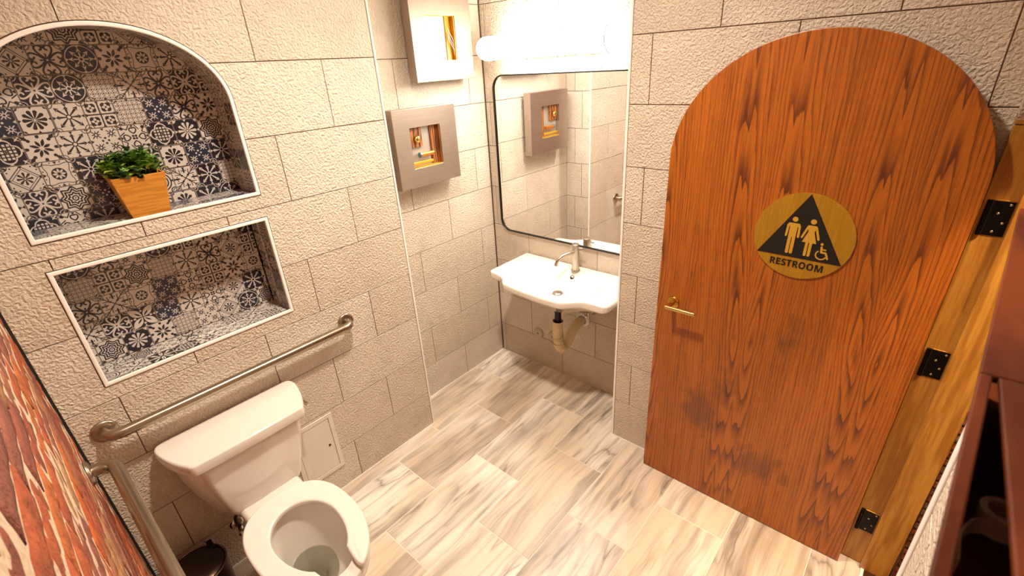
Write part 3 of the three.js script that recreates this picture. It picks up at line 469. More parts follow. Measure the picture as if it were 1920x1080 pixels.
  for (const [y, a] of [[0.47, 0.35], [0.44, -0.3], [0.425, 0.1]]) { const q = new THREE.TorusGeometry(0.0315, 0.003, 8, 28); q.rotateX(Math.PI / 2 + a); q.translate(cx - 0.001, y, cz); mesh('wrap_band', q, foam, w); }
  const esc = lathe([[0.03, 0.022], [0.042, 0.018], [0.046, 0.008], [0.046, 0], [0.001, 0]], 32); esc.rotateX(Math.PI / 2); esc.translate(cx + 0.022, 0.478, ZS); mesh('escutcheon', esc, trimWhite, w);
  const conn = new THREE.CylinderGeometry(0.0235, 0.0235, 0.06, 24); conn.rotateX(Math.PI / 2); conn.translate(cx + 0.022, 0.479, ZS + 0.035); mesh('wall_tube', conn, trimWhite, w);
  // shut-off valve
  const v = thing('basin_valve', 'chrome angle valve on the wall below the washbasin', 'valve', [0.56, 0.555, ZS]);
  const st = new THREE.CylinderGeometry(0.009, 0.009, 0.06, 16); st.rotateX(Math.PI / 2); st.translate(0, 0, 0.03); const ro = new THREE.CylinderGeometry(0.026, 0.028, 0.006, 24); ro.rotateX(Math.PI / 2); ro.translate(0, 0, 0.003);
  mesh('rosette', ro, chrome, v); mesh('stem', [st, cyl(0.012, 0.012, 0.03, 0, -0.015, 0.055, 16)], chrome, v);
  const kn = new THREE.SphereGeometry(0.016, 16, 10); kn.scale(1, 0.7, 0.7); kn.translate(0.0, 0.0, 0.082); mesh('handle', kn, chrome, v);
  mesh('supply_tube', tube([[0, 0.015, 0.055], [-0.005, 0.08, 0.06], [-0.04, 0.14, 0.07], [-0.07, 0.22, 0.075]], 0.005, 30, 10), steel, v);
  // capped stubs
  for (const [i, x, y, lab] of [[0, 0.141, 0.257, 'round capped pipe outlet left of the drain trap, nearer the corner'], [1, 0.262, 0.272, 'round capped pipe outlet half hidden by the drain trap']]) {
    const c = thing('pipe_cap', lab, 'pipe cap', [x, y, ZS], 'capped outlets below the washbasin');
    const cap = lathe([[0.001, 0.014], [0.03, 0.013], [0.036, 0.009], [0.038, 0]], 32); cap.rotateX(Math.PI / 2); mesh('cover', cap, std({ color: 0xb9ab9b, metalness: 0.7, roughness: 0.35 }), c);
    const sc = new THREE.SphereGeometry(0.006, 12, 8); sc.scale(1, 1, 0.6); sc.translate(0, 0, 0.014); mesh('screw', sc, std({ color: 0x4a4038, metalness: 1, roughness: 0.4 }), c);
  }
}

// ---------- wall art: two metal box frames ----------
const brushed = (() => { const t = dataTex(256, 256, (u, v, c) => { const k = 0.93 + 0.05 * vnoise(u * 6, v * 180, 6, 180, 7) + 0.06 * vnoise(u * 3, v * 3, 3, 3, 2); c[0] = 255 * k; c[1] = 251 * k; c[2] = 246 * k; }); t.repeat.set(2, 2); return std({ color: 0xb4a8a0, map: t, metalness: 0.9, roughness: 0.36 }); })();
const ribWood = (() => { const t = dataTex(128, 64, (u, v, c) => { const k = smooth(0.3, 0.6, vnoise(u * 18 + 0.6 * vnoise(u * 8, v * 4, 8, 4, 3), v * 2, 18, 2, 5)); c[0] = lerp(70, 176, k); c[1] = lerp(36, 104, k); c[2] = lerp(16, 40, k); }); return std({ map: t, roughness: 0.5 }); })();
const goldIn = std({ color: 0xe0b33a, metalness: 0.6, roughness: 0.35 });
function artBox(z0, z1, y0, y1, label, upper) {
  const w = z1 - z0, h = y1 - y0, D = 0.055, off = 0.033, t = thing('wall_art', label, 'wall art', [XR, y0, z1], 'metal box frames on the recess wall');
  t.quaternion.copy(fA.q);   // local x runs along -z, y up, z off the wall
  const a = w * 0.235, b = w * 0.715, c = h * 0.245, d = h * 0.765;
  const s = polyShape(rect(0, w, 0, h)); s.holes.push(new THREE.Path(rect(a, b, c, d).map((q) => V2(...q))));
  mesh('frame', extrude(s, D, 0.0015).translate(0, 0, off), brushed, t);
  mesh('backing', slab(a - 0.01, b + 0.01, c - 0.01, d + 0.01, off + 0.016, off + 0.022), upper ? std({ color: 0xe8e0d4, roughness: 0.5 }) : std({ color: 0xb8aea4, metalness: 0.5, roughness: 0.4 }), t);
  for (const [x, y] of [[0.04, 0.05], [w - 0.04, 0.05], [0.04, h - 0.05], [w - 0.04, h - 0.05]]) { const g = new THREE.CylinderGeometry(0.005, 0.005, off + 0.004, 12); g.rotateX(Math.PI / 2); g.translate(x, y, (off + 0.004) / 2); mesh('standoff_pin', g, steel, t); }
  const zb = off + 0.022;
  if (!upper) {
    mesh('wood_plaque', rbox(0.085, 0.098, 0.014, 0.002, a + 0.043, d - 0.05, zb + 0.007), ribWood, t);
    const k = new THREE.SphereGeometry(0.0185, 24, 16); k.scale(1, 1, 0.8); k.translate(a + 0.048, d - 0.058, zb + 0.024); mesh('brass_knob', k, std({ color: 0xe8c873, metalness: 1, roughness: 0.2 }), t);
    mesh('wood_panel', slab(b - 0.005, b - 0.001, c, d, zb, off + D - 0.004), ribWood, t); mesh('wood_strip', slab(b - 0.05, b - 0.005, c, d, zb, zb + 0.008), ribWood, t);
    const r = new THREE.CylinderGeometry(0.011, 0.011, 0.09, 20); r.rotateZ(Math.PI / 2); r.translate(a + 0.1, c + 0.062, zb + 0.02); mesh('copper_rod', r, std({ color: 0xd58b3c, metalness: 0.8, roughness: 0.3 }), t);
    mesh('rod_end', (() => { const q = new THREE.CylinderGeometry(0.014, 0.014, 0.005, 20); q.rotateZ(Math.PI / 2); q.translate(a + 0.054, c + 0.062, zb + 0.02); return q; })(), std({ color: 0x6d8a96, metalness: 0.6, roughness: 0.3 }), t);
    mesh('gold_ledge', slab(a, b, c, c + 0.004, zb, off + D - 0.003), goldIn, t); mesh('gold_bar', rbox(b - a - 0.05, 0.012, 0.012, 0.002, (a + b) / 2 - 0.025, c + 0.022, zb + 0.008), goldIn, t);
  } else {
    mesh('gold_panel', slab(b - 0.006, b - 0.001, c, d, zb, off + D - 0.003), std({ color: 0xc98f1c, roughness: 0.45, metalness: 0.3 }), t); mesh('gold_strip', slab(b - 0.042, b - 0.006, c, d, zb, zb + 0.006), std({ color: 0xd89a20, roughness: 0.45 }), t);
    for (const [x0, y0b] of [[b - 0.036, c + 0.02], [b - 0.034, c + 0.06], [b - 0.034, c + 0.035]]) mesh('wire', tube([[x0 + 0.03, y0b, zb + 0.02], [x0 + 0.024, y0b + 0.03, zb + 0.022], [x0 + 0.008, y0b + 0.06, zb + 0.02], [x0, y0b + 0.09, zb + 0.014]], 0.0016, 24, 8), trimWhite, t);
    for (const [x, y] of [[0.022, d - c - 0.048], [0.012, d - c - 0.11], [0.014, 0.02]]) { const g = new THREE.SphereGeometry(0.006, 12, 8); g.translate(a + x, c + y, zb + 0.004); mesh('stud', g, brass, t); }
    mesh('gold_ledge', slab(a, b, d - 0.003, d, zb, off + D - 0.003), goldIn, t);
  }
}
artBox(0.032, 0.442, 1.366, 1.752, 'brushed metal box frame with a brass knob and wood inlay, below the brighter box', false);
artBox(-0.14, 0.255, 1.864, 2.25, 'upper metal box frame with a yellow inset strip, brightly lit by the tube', true);

// ---------- access panel ----------
{
  const t = thing('access_panel', 'small square metal access panel on the wall beside the toilet tank', 'access panel', [0, 0.138, 1.34]);
  t.quaternion.copy(fA.q); const w = 0.207, h = 0.332, m = std({ color: 0xdccfc2, roughness: 0.4 });
  const s = polyShape(rect(0, w, 0, h)); s.holes.push(new THREE.Path(rect(0.021, w - 0.021, 0.021, h - 0.021).map((q) => V2(...q))));
  mesh('frame', extrude(s, 0.007, 0.0015), m, t);
  const d = mesh('door', rbox(w - 0.0455, h - 0.0455, 0.005, 0.001, w / 2, h / 2, 0.0025), m, t);
  const l = new THREE.CylinderGeometry(0.006, 0.006, 0.003, 16); l.rotateX(Math.PI / 2); l.translate(w - 0.046, h * 0.49, 0.006); mesh('lock', l, std({ color: 0x3b3028, metalness: 0.8, roughness: 0.4 }), d);
}

// ---------- grab bars ----------
{
  const t = thing('grab_bar', 'long brushed steel grab bar on the tiled wall above the toilet tank', 'grab bar', [0, 0.885, 0], 'steel grab bars');
  mesh('bar', pipe([[0.004, 0, 0.955], [0.058, 0.0, 0.955], [0.058, 0.0, 1.868], [0.004, 0.0, 1.868]], 0.0188, 0.045), steel, t);
  for (const z of [0.955, 1.868]) { const f = lathe([[0.001, 0.012], [0.026, 0.012], [0.036, 0.009], [0.039, 0.003], [0.039, 0]], 36); f.rotateZ(-Math.PI / 2); f.translate(0, 0, z); mesh('flange', f, steel, t); }
  const u = thing('grab_bar', 'brushed steel grab bar on the brick wall', 'grab bar', [0, 0.895, 0], 'steel grab bars');
  mesh('bar', pipe([[0.215, 0, ZB], [0.215, 0, ZB - 0.062], [1.28, 0, ZB - 0.062], [1.28, 0, ZB]], 0.0188, 0.045), steel, u);
  for (const x of [0.215, 1.28]) { const f = lathe([[0.001, 0.012], [0.026, 0.012], [0.036, 0.009], [0.039, 0.003], [0.039, 0]], 36); f.rotateX(-Math.PI / 2); f.translate(x, 0, ZB); mesh('flange', f, steel, u); }
}

// ---------- toilet ----------
{
  const ZT = 1.524, t = thing('toilet', 'white toilet with an open front seat and a tapered tank', 'toilet', [0, 0, ZT]);
  // ring of an egg: centre x, back reach, front reach, half width
  const NN = 72;
  const egg = (cx, ab, af, w, y, sq = 1) => { const r = []; for (let i = 0; i < NN; i++) { const a = (i / NN) * 2 * Math.PI, c = Math.cos(a), s = Math.sin(a); const e = c < 0 ? sq : 1; const cc = Math.sign(c) * Math.pow(Math.abs(c), e), ss = Math.sign(s) * Math.pow(Math.abs(s), c < 0 ? sq : 1); r.push([cx + (c > 0 ? af : ab) * cc, y, w * ss]); } return r; };
  const loft = (rings, capA, capB) => { const pos = [], idx = []; rings.forEach((r) => r.forEach((q) => pos.push(...q))); const n = rings[0].length; for (let k = 0; k < rings.length - 1; k++) for (let i = 0; i < n; i++) { const a = k * n + i, b = k * n + ((i + 1) % n); idx.push(a, a + n, b, b, a + n, b + n); } const cap = (k, flip) => { let x = 0, y = 0, z = 0; rings[k].forEach((q) => { x += q[0] / n; y += q[1] / n; z += q[2] / n; }); const c = pos.length / 3; pos.push(x, y, z); for (let i = 0; i < n; i++) { const a = k * n + i, b = k * n + ((i + 1) % n); flip ? idx.push(c, a, b) : idx.push(c, b, a); } }; if (capA) cap(0, true); if (capB) cap(rings.length - 1, false); const g = new THREE.BufferGeometry(); g.setAttribute('position', new THREE.Float32BufferAttribute(pos, 3)); g.setAttribute('uv', new THREE.Float32BufferAttribute(new Float32Array((pos.length / 3) * 2), 2)); g.setIndex(idx); g.computeVertexNormals(); return g; };
  const RIM = 0.428;
  const rings = [egg(0.38, 0.2, 0.25, 0.11, 0), egg(0.38, 0.2, 0.25, 0.11, 0.03), egg(0.39, 0.19, 0.22, 0.095, 0.08), egg(0.42, 0.19, 0.2, 0.095, 0.16), egg(0.46, 0.2, 0.23, 0.115, 0.24), egg(0.5, 0.21, 0.255, 0.15, 0.32), egg(0.51, 0.22, 0.268, 0.172, 0.37), egg(0.51, 0.225, 0.275, 0.178, 0.4), egg(0.51, 0.225, 0.275, 0.178, RIM - 0.008), egg(0.51, 0.22, 0.27, 0.174, RIM),
    egg(0.51, 0.17, 0.225, 0.13, RIM), egg(0.51, 0.165, 0.22, 0.125, RIM - 0.01), egg(0.51, 0.168, 0.222, 0.127, RIM - 0.035), egg(0.505, 0.155, 0.205, 0.118, 0.34), egg(0.49, 0.13, 0.17, 0.1, 0.28), egg(0.47, 0.1, 0.13, 0.082, 0.235), egg(0.455, 0.075, 0.09, 0.062, 0.2), egg(0.445, 0.055, 0.06, 0.045, 0.17), egg(0.435, 0.045, 0.045, 0.036, 0.12), egg(0.42, 0.04, 0.04, 0.032, 0.07)];
  const bowl = mesh('bowl', loft(rings, true, true), porcelain, t);
  mesh('water', loft([egg(0.468, 0.093, 0.122, 0.077, 0.2255), egg(0.468, 0.0925, 0.1215, 0.0765, 0.226)], true, true), phys({ color: 0xf2f5ee, transmission: 1, thickness: 0.05, ior: 1.33, roughness: 0.0 }), bowl);
  const dk = rbox(0.29, 0.055, 0.235, 0.02, 0.16, RIM - 0.0285, 0); mesh('deck', [dk, rbox(0.2, 0.3, 0.16, 0.03, 0.2, 0.24, 0)], porcelain, t);
  for (const s of [-1, 1]) mesh('bolt_cap', new THREE.SphereGeometry(0.014, 16, 8, 0, 6.3, 0, 1.6).translate(0.36, 0.03, s * 0.112), porcelain, t);
  // seat with open front
  const so = new THREE.Shape(), outer = [], inner = [];
  const sx = 0.507, gap = 0.058;
  const oAt = (a) => { const c = Math.cos(a), s = Math.sin(a), e = c < 0 ? 0.72 : 1; return [sx + (c > 0 ? 0.288 : 0.245) * Math.sign(c) * Math.pow(Math.abs(c), e), 0.183 * Math.sign(s) * Math.pow(Math.abs(s), c < 0 ? 0.8 : 1)]; };
  const iAt = (a) => { const c = Math.cos(a), s = Math.sin(a); return [sx + (c > 0 ? 0.2 : 0.145) * c, 0.112 * s]; };
  const a0 = Math.asin(gap / 0.183) + 0.03, b0 = Math.asin(gap / 0.112) ;
  for (let i = 0; i <= 90; i++) outer.push(oAt(lerp(a0, 2 * Math.PI - a0, i / 90)));
  for (let i = 90; i >= 0; i--) inner.push(iAt(lerp(b0, 2 * Math.PI - b0, i / 90)));
  so.moveTo(...outer[0]); outer.slice(1).forEach((q) => so.lineTo(...q));
  { const A = outer[outer.length - 1], B = inner[0]; so.bezierCurveTo(A[0] + 0.012, A[1] + 0.028, B[0] + 0.018, B[1] + 0.002, B[0], B[1]); }
  inner.slice(1).forEach((q) => so.lineTo(...q));
  { const A = inner[inner.length - 1], B = outer[0]; so.bezierCurveTo(A[0] + 0.018, A[1] - 0.002, B[0] + 0.012, B[1] - 0.028, B[0], B[1]); }
  const sg = extrude(so, 0.024, 0.008, 16, 4); sg.rotateX(Math.PI / 2); sg.translate(0, RIM + 0.03, 0); mesh('seat', sg, seatPlastic, t);
  for (const s of [-1, 1]) mesh('seat_hinge', [rbox(0.03, 0.012, 0.032, 0.005, 0.285, RIM + 0.004, s * 0.078)], seatPlastic, t);
  // tank: D-shaped plan that tapers downwards
  const dpl = (xb, xf, wb, wf, y) => { const p = [[xb, -wb + 0.03], [xb + 0.01, -wb + 0.009], [xb + 0.04, -wb], [lerp(xb, xf, 0.62), lerp(-wb, -wf, 0.36)], [xf - 0.022, -wf - 0.0085], [xf - 0.009, -wf - 0.002], [xf - 0.002, -wf + 0.006], [xf + 0.0005, -wf + 0.03], [xf + 0.004, 0], [xf + 0.0005, wf - 0.03], [xf - 0.002, wf - 0.006], [xf - 0.009, wf + 0.002], [xf - 0.022, wf + 0.0085], [lerp(xb, xf, 0.62), lerp(wb, wf, 0.36)], [xb + 0.04, wb], [xb + 0.01, wb - 0.009], [xb, wb - 0.03]]; const c = new THREE.CatmullRomCurve3(p.map((q) => V3(q[0], y, q[1])), false, 'centripetal'); const r = c.getPoints(112); const o = r.map((q) => [q.x, y, q.z]); for (let i = 1; i < 12; i++) o.push([xb, y, lerp(wb - 0.03, -wb + 0.03, i / 12)]); return o.reverse(); };
  const tr = []; for (const [y, xb, xf, wb, wf] of [[0.405, 0.045, 0.185, 0.16, 0.118], [0.412, 0.035, 0.198, 0.172, 0.126], [0.44, 0.03, 0.204, 0.184, 0.136], [0.52, 0.026, 0.211, 0.208, 0.152], [0.6, 0.023, 0.217, 0.224, 0.164], [0.67, 0.021, 0.222, 0.234, 0.172], [0.712, 0.02, 0.224, 0.238, 0.176]]) tr.push(dpl(xb, xf, wb, wf, y));
  mesh('tank', loft(tr, true, true), porcelain, t);
  const lr = []; for (const [y, i] of [[0.706, 0.004], [0.709, 0], [0.729, -0.001], [0.744, 0.0], [0.7485, 0.003], [0.7505, 0.008]]) lr.push(dpl(0.008 + i, 0.245 - i, 0.258 - i, 0.2 - i, y));
  const lid = mesh('tank_lid', loft(lr, true, true), porcelain, t); void lid;
  const fl = mesh('flush_lever', [(() => { const g = new THREE.CylinderGeometry(0.013, 0.015, 0.014, 20); g.rotateX(Math.PI / 2); g.translate(0, 0, -0.004); return g; })(), rbox(0.012, 0.012, 0.028, 0.004, 0, 0, -0.018), rbox(0.062, 0.016, 0.01, 0.004, 0.022, -0.004, -0.03)], chrome, t); fl.position.set(0.085, 0.672, -0.228); fl.userData.label = 'chrome flush lever';
  // supply valve and hose
  const v = thing('supply_valve', 'chrome supply valve with a dark hose low on the wall behind the toilet', 'valve', [0, 0.205, 1.64]);
  const ro = lathe([[0.001, 0.008], [0.022, 0.007], [0.028, 0]], 28); ro.rotateZ(-Math.PI / 2); mesh('rosette', ro, chrome, v);
  const st = new THREE.CylinderGeometry(0.009, 0.009, 0.05, 16); st.rotateZ(Math.PI / 2); st.translate(0.03, 0, 0); mesh('stem', [st, cyl(0.011, 0.011, 0.032, 0.045, -0.01, 0, 16)], chrome, v);
  const hd = new THREE.SphereGeometry(0.018, 18, 12); hd.scale(0.6, 0.75, 1); hd.translate(0.07, 0, 0); mesh('handle', hd, chrome, v);
  mesh('hose', tube([[0.045, 0.02, 0], [0.05, 0.07, 0.004], [0.07, 0.14, -0.03], [0.09, 0.195, -0.035]], 0.0065, 40, 12), std({ color: 0x3a302a, roughness: 0.5, metalness: 0.5 }), v);
}

// ---------- waste bin ----------
{
  const t = thing('waste_bin', 'dark bronze round waste bin on the floor between toilet and brick wall', 'waste bin', [0.145, 0, 1.825]);
  const dark = std({ color: 0x3a2a20, metalness: 0.85, roughness: 0.28 });
  mesh('body', lathe([[0.001, 0], [0.088, 0], [0.092, 0.006], [0.098, 0.255], [0.094, 0.255], [0.001, 0.25]], 48), dark, t);
  mesh('rim', (() => { const g = new THREE.TorusGeometry(0.098, 0.004, 10, 56); g.rotateX(Math.PI / 2); g.translate(0, 0.258, 0); return g; })(), std({ color: 0x8d7a66, metalness: 1, roughness: 0.15 }), t);
  mesh('lid', lathe([[0.001, 0.278], [0.03, 0.277], [0.07, 0.27], [0.09, 0.26], [0.094, 0.255], [0.001, 0.254]], 48), dark, t);
  mesh('hinge', rbox(0.05, 0.02, 0.02, 0.005, -0.06, 0.262, -0.07), black, t);
  mesh('pedal', rbox(0.05, 0.008, 0.04, 0.003, 0.1, 0.012, 0.01), dark, t);
}

// ---------- potted plant ----------
{
  const t = thing('potted_plant', 'small leafy plant in a square tapered wooden pot in the arched niche', 'potted plant', [-0.083, ARY0 + 0.0002, 1.503]);
  t.rotation.y = -0.06;
  const wood = (() => { const x = dataTex(128, 128, (u, v, c) => { const k = smooth(0.35, 0.65, vnoise(u * 3, v * 26 + 0.8 * vnoise(u * 4, v * 4, 4, 4, 2), 3, 26, 3)); c[0] = lerp(190, 206, k); c[1] = lerp(124, 140, k); c[2] = lerp(40, 50, k); }); return std({ map: x, roughness: 0.5 }); })();
  const H = 0.132, b = 0.053, T = 0.073; // half widths
  const side = () => { const s = polyShape([[-b, 0], [b, 0], [T, H], [0.012, H], [0.012, H - 0.007], [0.004, H - 0.01], [-0.004, H - 0.007], [-0.004, H], [-T, H]]); const g = extrude(s, 0.007, 0.001); const p = g.attributes.position, u = g.attributes.uv; for (let i = 0; i < p.count; i++) u.setXY(i, p.getX(i) * 6, p.getY(i) * 7); return g; };
  const tilt = Math.atan2(T - b, H);
  const pot = mesh('pot', [0, 1, 2, 3].map((k) => { const g = side(); g.translate(0, 0, -0.007); g.rotateX(tilt); g.translate(0, 0, b); g.rotateY((k * Math.PI) / 2); return g; }).concat([slab(-b, b, 0, 0.006, -b, b)]), wood, t);
  for (const y of [0.042, 0.098]) mesh('groove', (() => { const w = lerp(b, T, y / H); const g = box(2 * w - 0.004, 0.0022, 0.0016, 0, y, w + 0.0004); return g; })(), std({ color: 0x9a6426, roughness: 0.7 }), pot);
  mesh('soil', slab(-T + 0.01, T - 0.01, H - 0.03, H - 0.014, -T + 0.01, T - 0.01), std({ color: 0x1b2416, roughness: 1 }), t);
  const r = rng(8), leaves = [[], [], []];
  const lf = (L, W) => { const pos = [], idx = [], uv = []; const n = 5; for (let i = 0; i <= n; i++) { const s = i / n, w = W * Math.sin(Math.PI * Math.pow(s, 0.75)) + 0.0002, y = 0.004 * Math.sin(s * 3) - 0.006 * s * s; pos.push(-w, y + 0.0025, s * L, 0, y, s * L, w, y + 0.0025, s * L); uv.push(0, s, 0.5, s, 1, s); } for (let i = 0; i < n; i++) for (let k = 0; k < 2; k++) { const a = i * 3 + k; idx.push(a, a + 3, a + 1, a + 1, a + 3, a + 4); } const g = new THREE.BufferGeometry(); g.setAttribute('position', new THREE.Float32BufferAttribute(pos, 3)); g.setAttribute('uv', new THREE.Float32BufferAttribute(uv, 2)); g.setIndex(idx); g.computeVertexNormals(); return g; };
  const stems = [];
  for (let k = 0; k < 80; k++) {
    const a = r() * 6.28, q = Math.sqrt(r()), bx = Math.cos(a) * q * 0.06, bz = Math.sin(a) * q * 0.06, hh = 0.064 * (1 - 0.62 * q * q) * (0.6 + 0.7 * r()), tx = bx * 1.35, tz = bz * 1.3, ty = H - 0.008 + hh;
    stems.push(tube([[bx * 0.8, H - 0.02, bz * 0.8], [bx, H + hh * 0.3, bz], [tx, ty, tz]], 0.0012, 6, 5));
    const n = 7; for (let j = 0; j < n; j++) { const g = lf(0.02 + r() * 0.014, 0.009 + r() * 0.005); g.rotateX(-0.25 - r() * 0.9); g.rotateY(j * 2.4 + r()); g.translate(tx + (r() - 0.5) * 0.006, ty - j * 0.0035 + r() * 0.004, tz + (r() - 0.5) * 0.006); leaves[Math.floor(Math.pow(r(), 1.5) * 3)].push(g); }
  }
  const fol = mesh('stems', stems, std({ color: 0x2c3d16, roughness: 0.8 }), t); void fol;
  [0x42682a, 0x6c9a30, 0xb6cc48].forEach((c, i) => { if (leaves[i].length) mesh('leaves', leaves[i], phys({ color: c, roughness: 0.45, transmission: 0.2, thickness: 0, side: THREE.DoubleSide }), t).userData.kind = 'stuff'; });
}

// ---------- door ----------
const oakTex = dataTex(1024, 2048, (u, v, c) => {   // plain-sawn oak veneer, two slip-matched leaves; u over 0.9 m, v over 2.0 m
  const X = u * 0.9, y = v * 2.0;
  const wv = (fbm(X * 7, y * 1.6, 3, 2) - 0.5);
  let best = 1e9, leafId = 0;
  for (const [cx, i] of [[0.35, 0], [0.742, 1], [-0.06, 2]]) {
    const sep = lerp(0.026, 0.064, smooth(0.75, 1.5, y)), drift = 0.02 * Math.sin(y * 1.7 + 1), x = X - cx - drift + wv * 0.03;
    const d = Math.min(Math.abs(x - sep), Math.abs(x + sep)); const outer = Math.abs(x) > sep ? 1 : 0.8;
    if (d / outer < best) { best = d / outer; leafId = i; }
  }
  const yo = 0.88 + leafId * 0.06, t = y > yo ? (y - yo) * 5.2 : (yo - y) * 7.5;
  const fade = Math.exp(-best * 20);
  const ph = t * fade + 34 * best + 900 * best * best / (1 + 64 * best * best) + (fbm(X * 30, y * 2.5, 3, 5) - 0.5) * 0.55 + (fbm(X * 90, y * 6, 2, 6) - 0.5) * 0.35;
  let f = ph - Math.floor(ph); const late = Math.pow(1 - f, lerp(3.2, 2.2, fade)) * smooth(0, 0.06, f);
  const pores = fbm(X * 420, y * 11, 2, 31), streak = fbm(X * 60, y * 1.1, 3, 33), pore2 = smooth(0.6, 0.8, fbm(X * 700, y * 26, 2, 37));
  let k = clamp(late * (0.5 + 0.55 * fade) + (pores - 0.5) * 0.55 + (streak - 0.5) * 0.45 + 0.16 * Math.sin((X + wv * 0.05 + 0.004 * fbm(X * 20, y * 3, 2, 71)) * 1750) * (1 - fade) + pore2 * 0.22 * (1 - fade * 0.5));
  // scuffs and grime where hands and shoes reach
  const sc = (ax, ay, rx, ry) => { const q = Math.hypot((X - ax) / rx, (y - ay) / ry); return q < 1 ? (1 - q) : 0; };
  const spot = Math.max(sc(0.235, 0.47, 0.1, 0.17), 0.9 * sc(0.5, 0.3, 0.16, 0.12), 0.7 * sc(0.52, 0.94, 0.07, 0.12), 0.5 * sc(0.33, 0.62, 0.07, 0.2));
  const grime = smooth(0.1, 0.75, spot * 1.1 + (fbm(X * 26, y * 22, 4, 51) - 0.5) * 1.0) * smooth(0, 0.12, spot);
  k = clamp(k + grime * 0.15);
  const L = [174, 94, 16], Dk = [84, 36, 5];
  for (let q = 0; q < 3; q++) c[q] = lerp(L[q], Dk[q], k) * (1 - grime * [0.14, 0.1, 0.0][q]);
});
const oak = phys({ map: oakTex, roughness: 0.42, clearcoat: 0.25, clearcoatRoughness: 0.3 });
{
  const t = struct('door_1'); t.userData.label = 'arched orange oak door standing open against the tiled wall'; t.position.set(1.128, 0.004, 0.05);
  const W = 0.864, s = new THREE.Shape(); const lean = 0.0165; // right edge leans out a little towards the top
  s.moveTo(0, 0); s.lineTo(W, 0); const R = W + lean * 1.55; s.lineTo(R, 1.55); const cx = R / 2;
  for (let i = 1; i <= 60; i++) { const a = (Math.PI * i) / 60; s.lineTo(cx + (R / 2) * Math.cos(a), 1.55 + 0.414 * Math.sin(a)); } s.closePath();
  const g = extrude(s, 0.044, 0.0015, 12); const p = g.attributes.position, uv = g.attributes.uv; for (let i = 0; i < p.count; i++) uv.setXY(i, p.getX(i) / 0.9, p.getY(i) / 2.0);
  mesh('leaf', g, oak, t);
  // lever set
  const h = mesh('handle', (() => { const q = lathe([[0.001, 0.009], [0.022, 0.009], [0.0255, 0.0065], [0.0265, 0]], 36); q.rotateX(Math.PI / 2); return q; })(), brass, t); h.position.set(0.072, 0.968, 0.044);
  const nk = new THREE.CylinderGeometry(0.0095, 0.0095, 0.055, 20); nk.rotateX(Math.PI / 2); nk.translate(0, 0, 0.03); mesh('neck', nk, brass, h);
  mesh('lever', rbox(0.128, 0.0145, 0.0145, 0.005, 0.052, 0, 0.06), std({ color: 0xdcc07a, metalness: 1, roughness: 0.28 }), h);
}
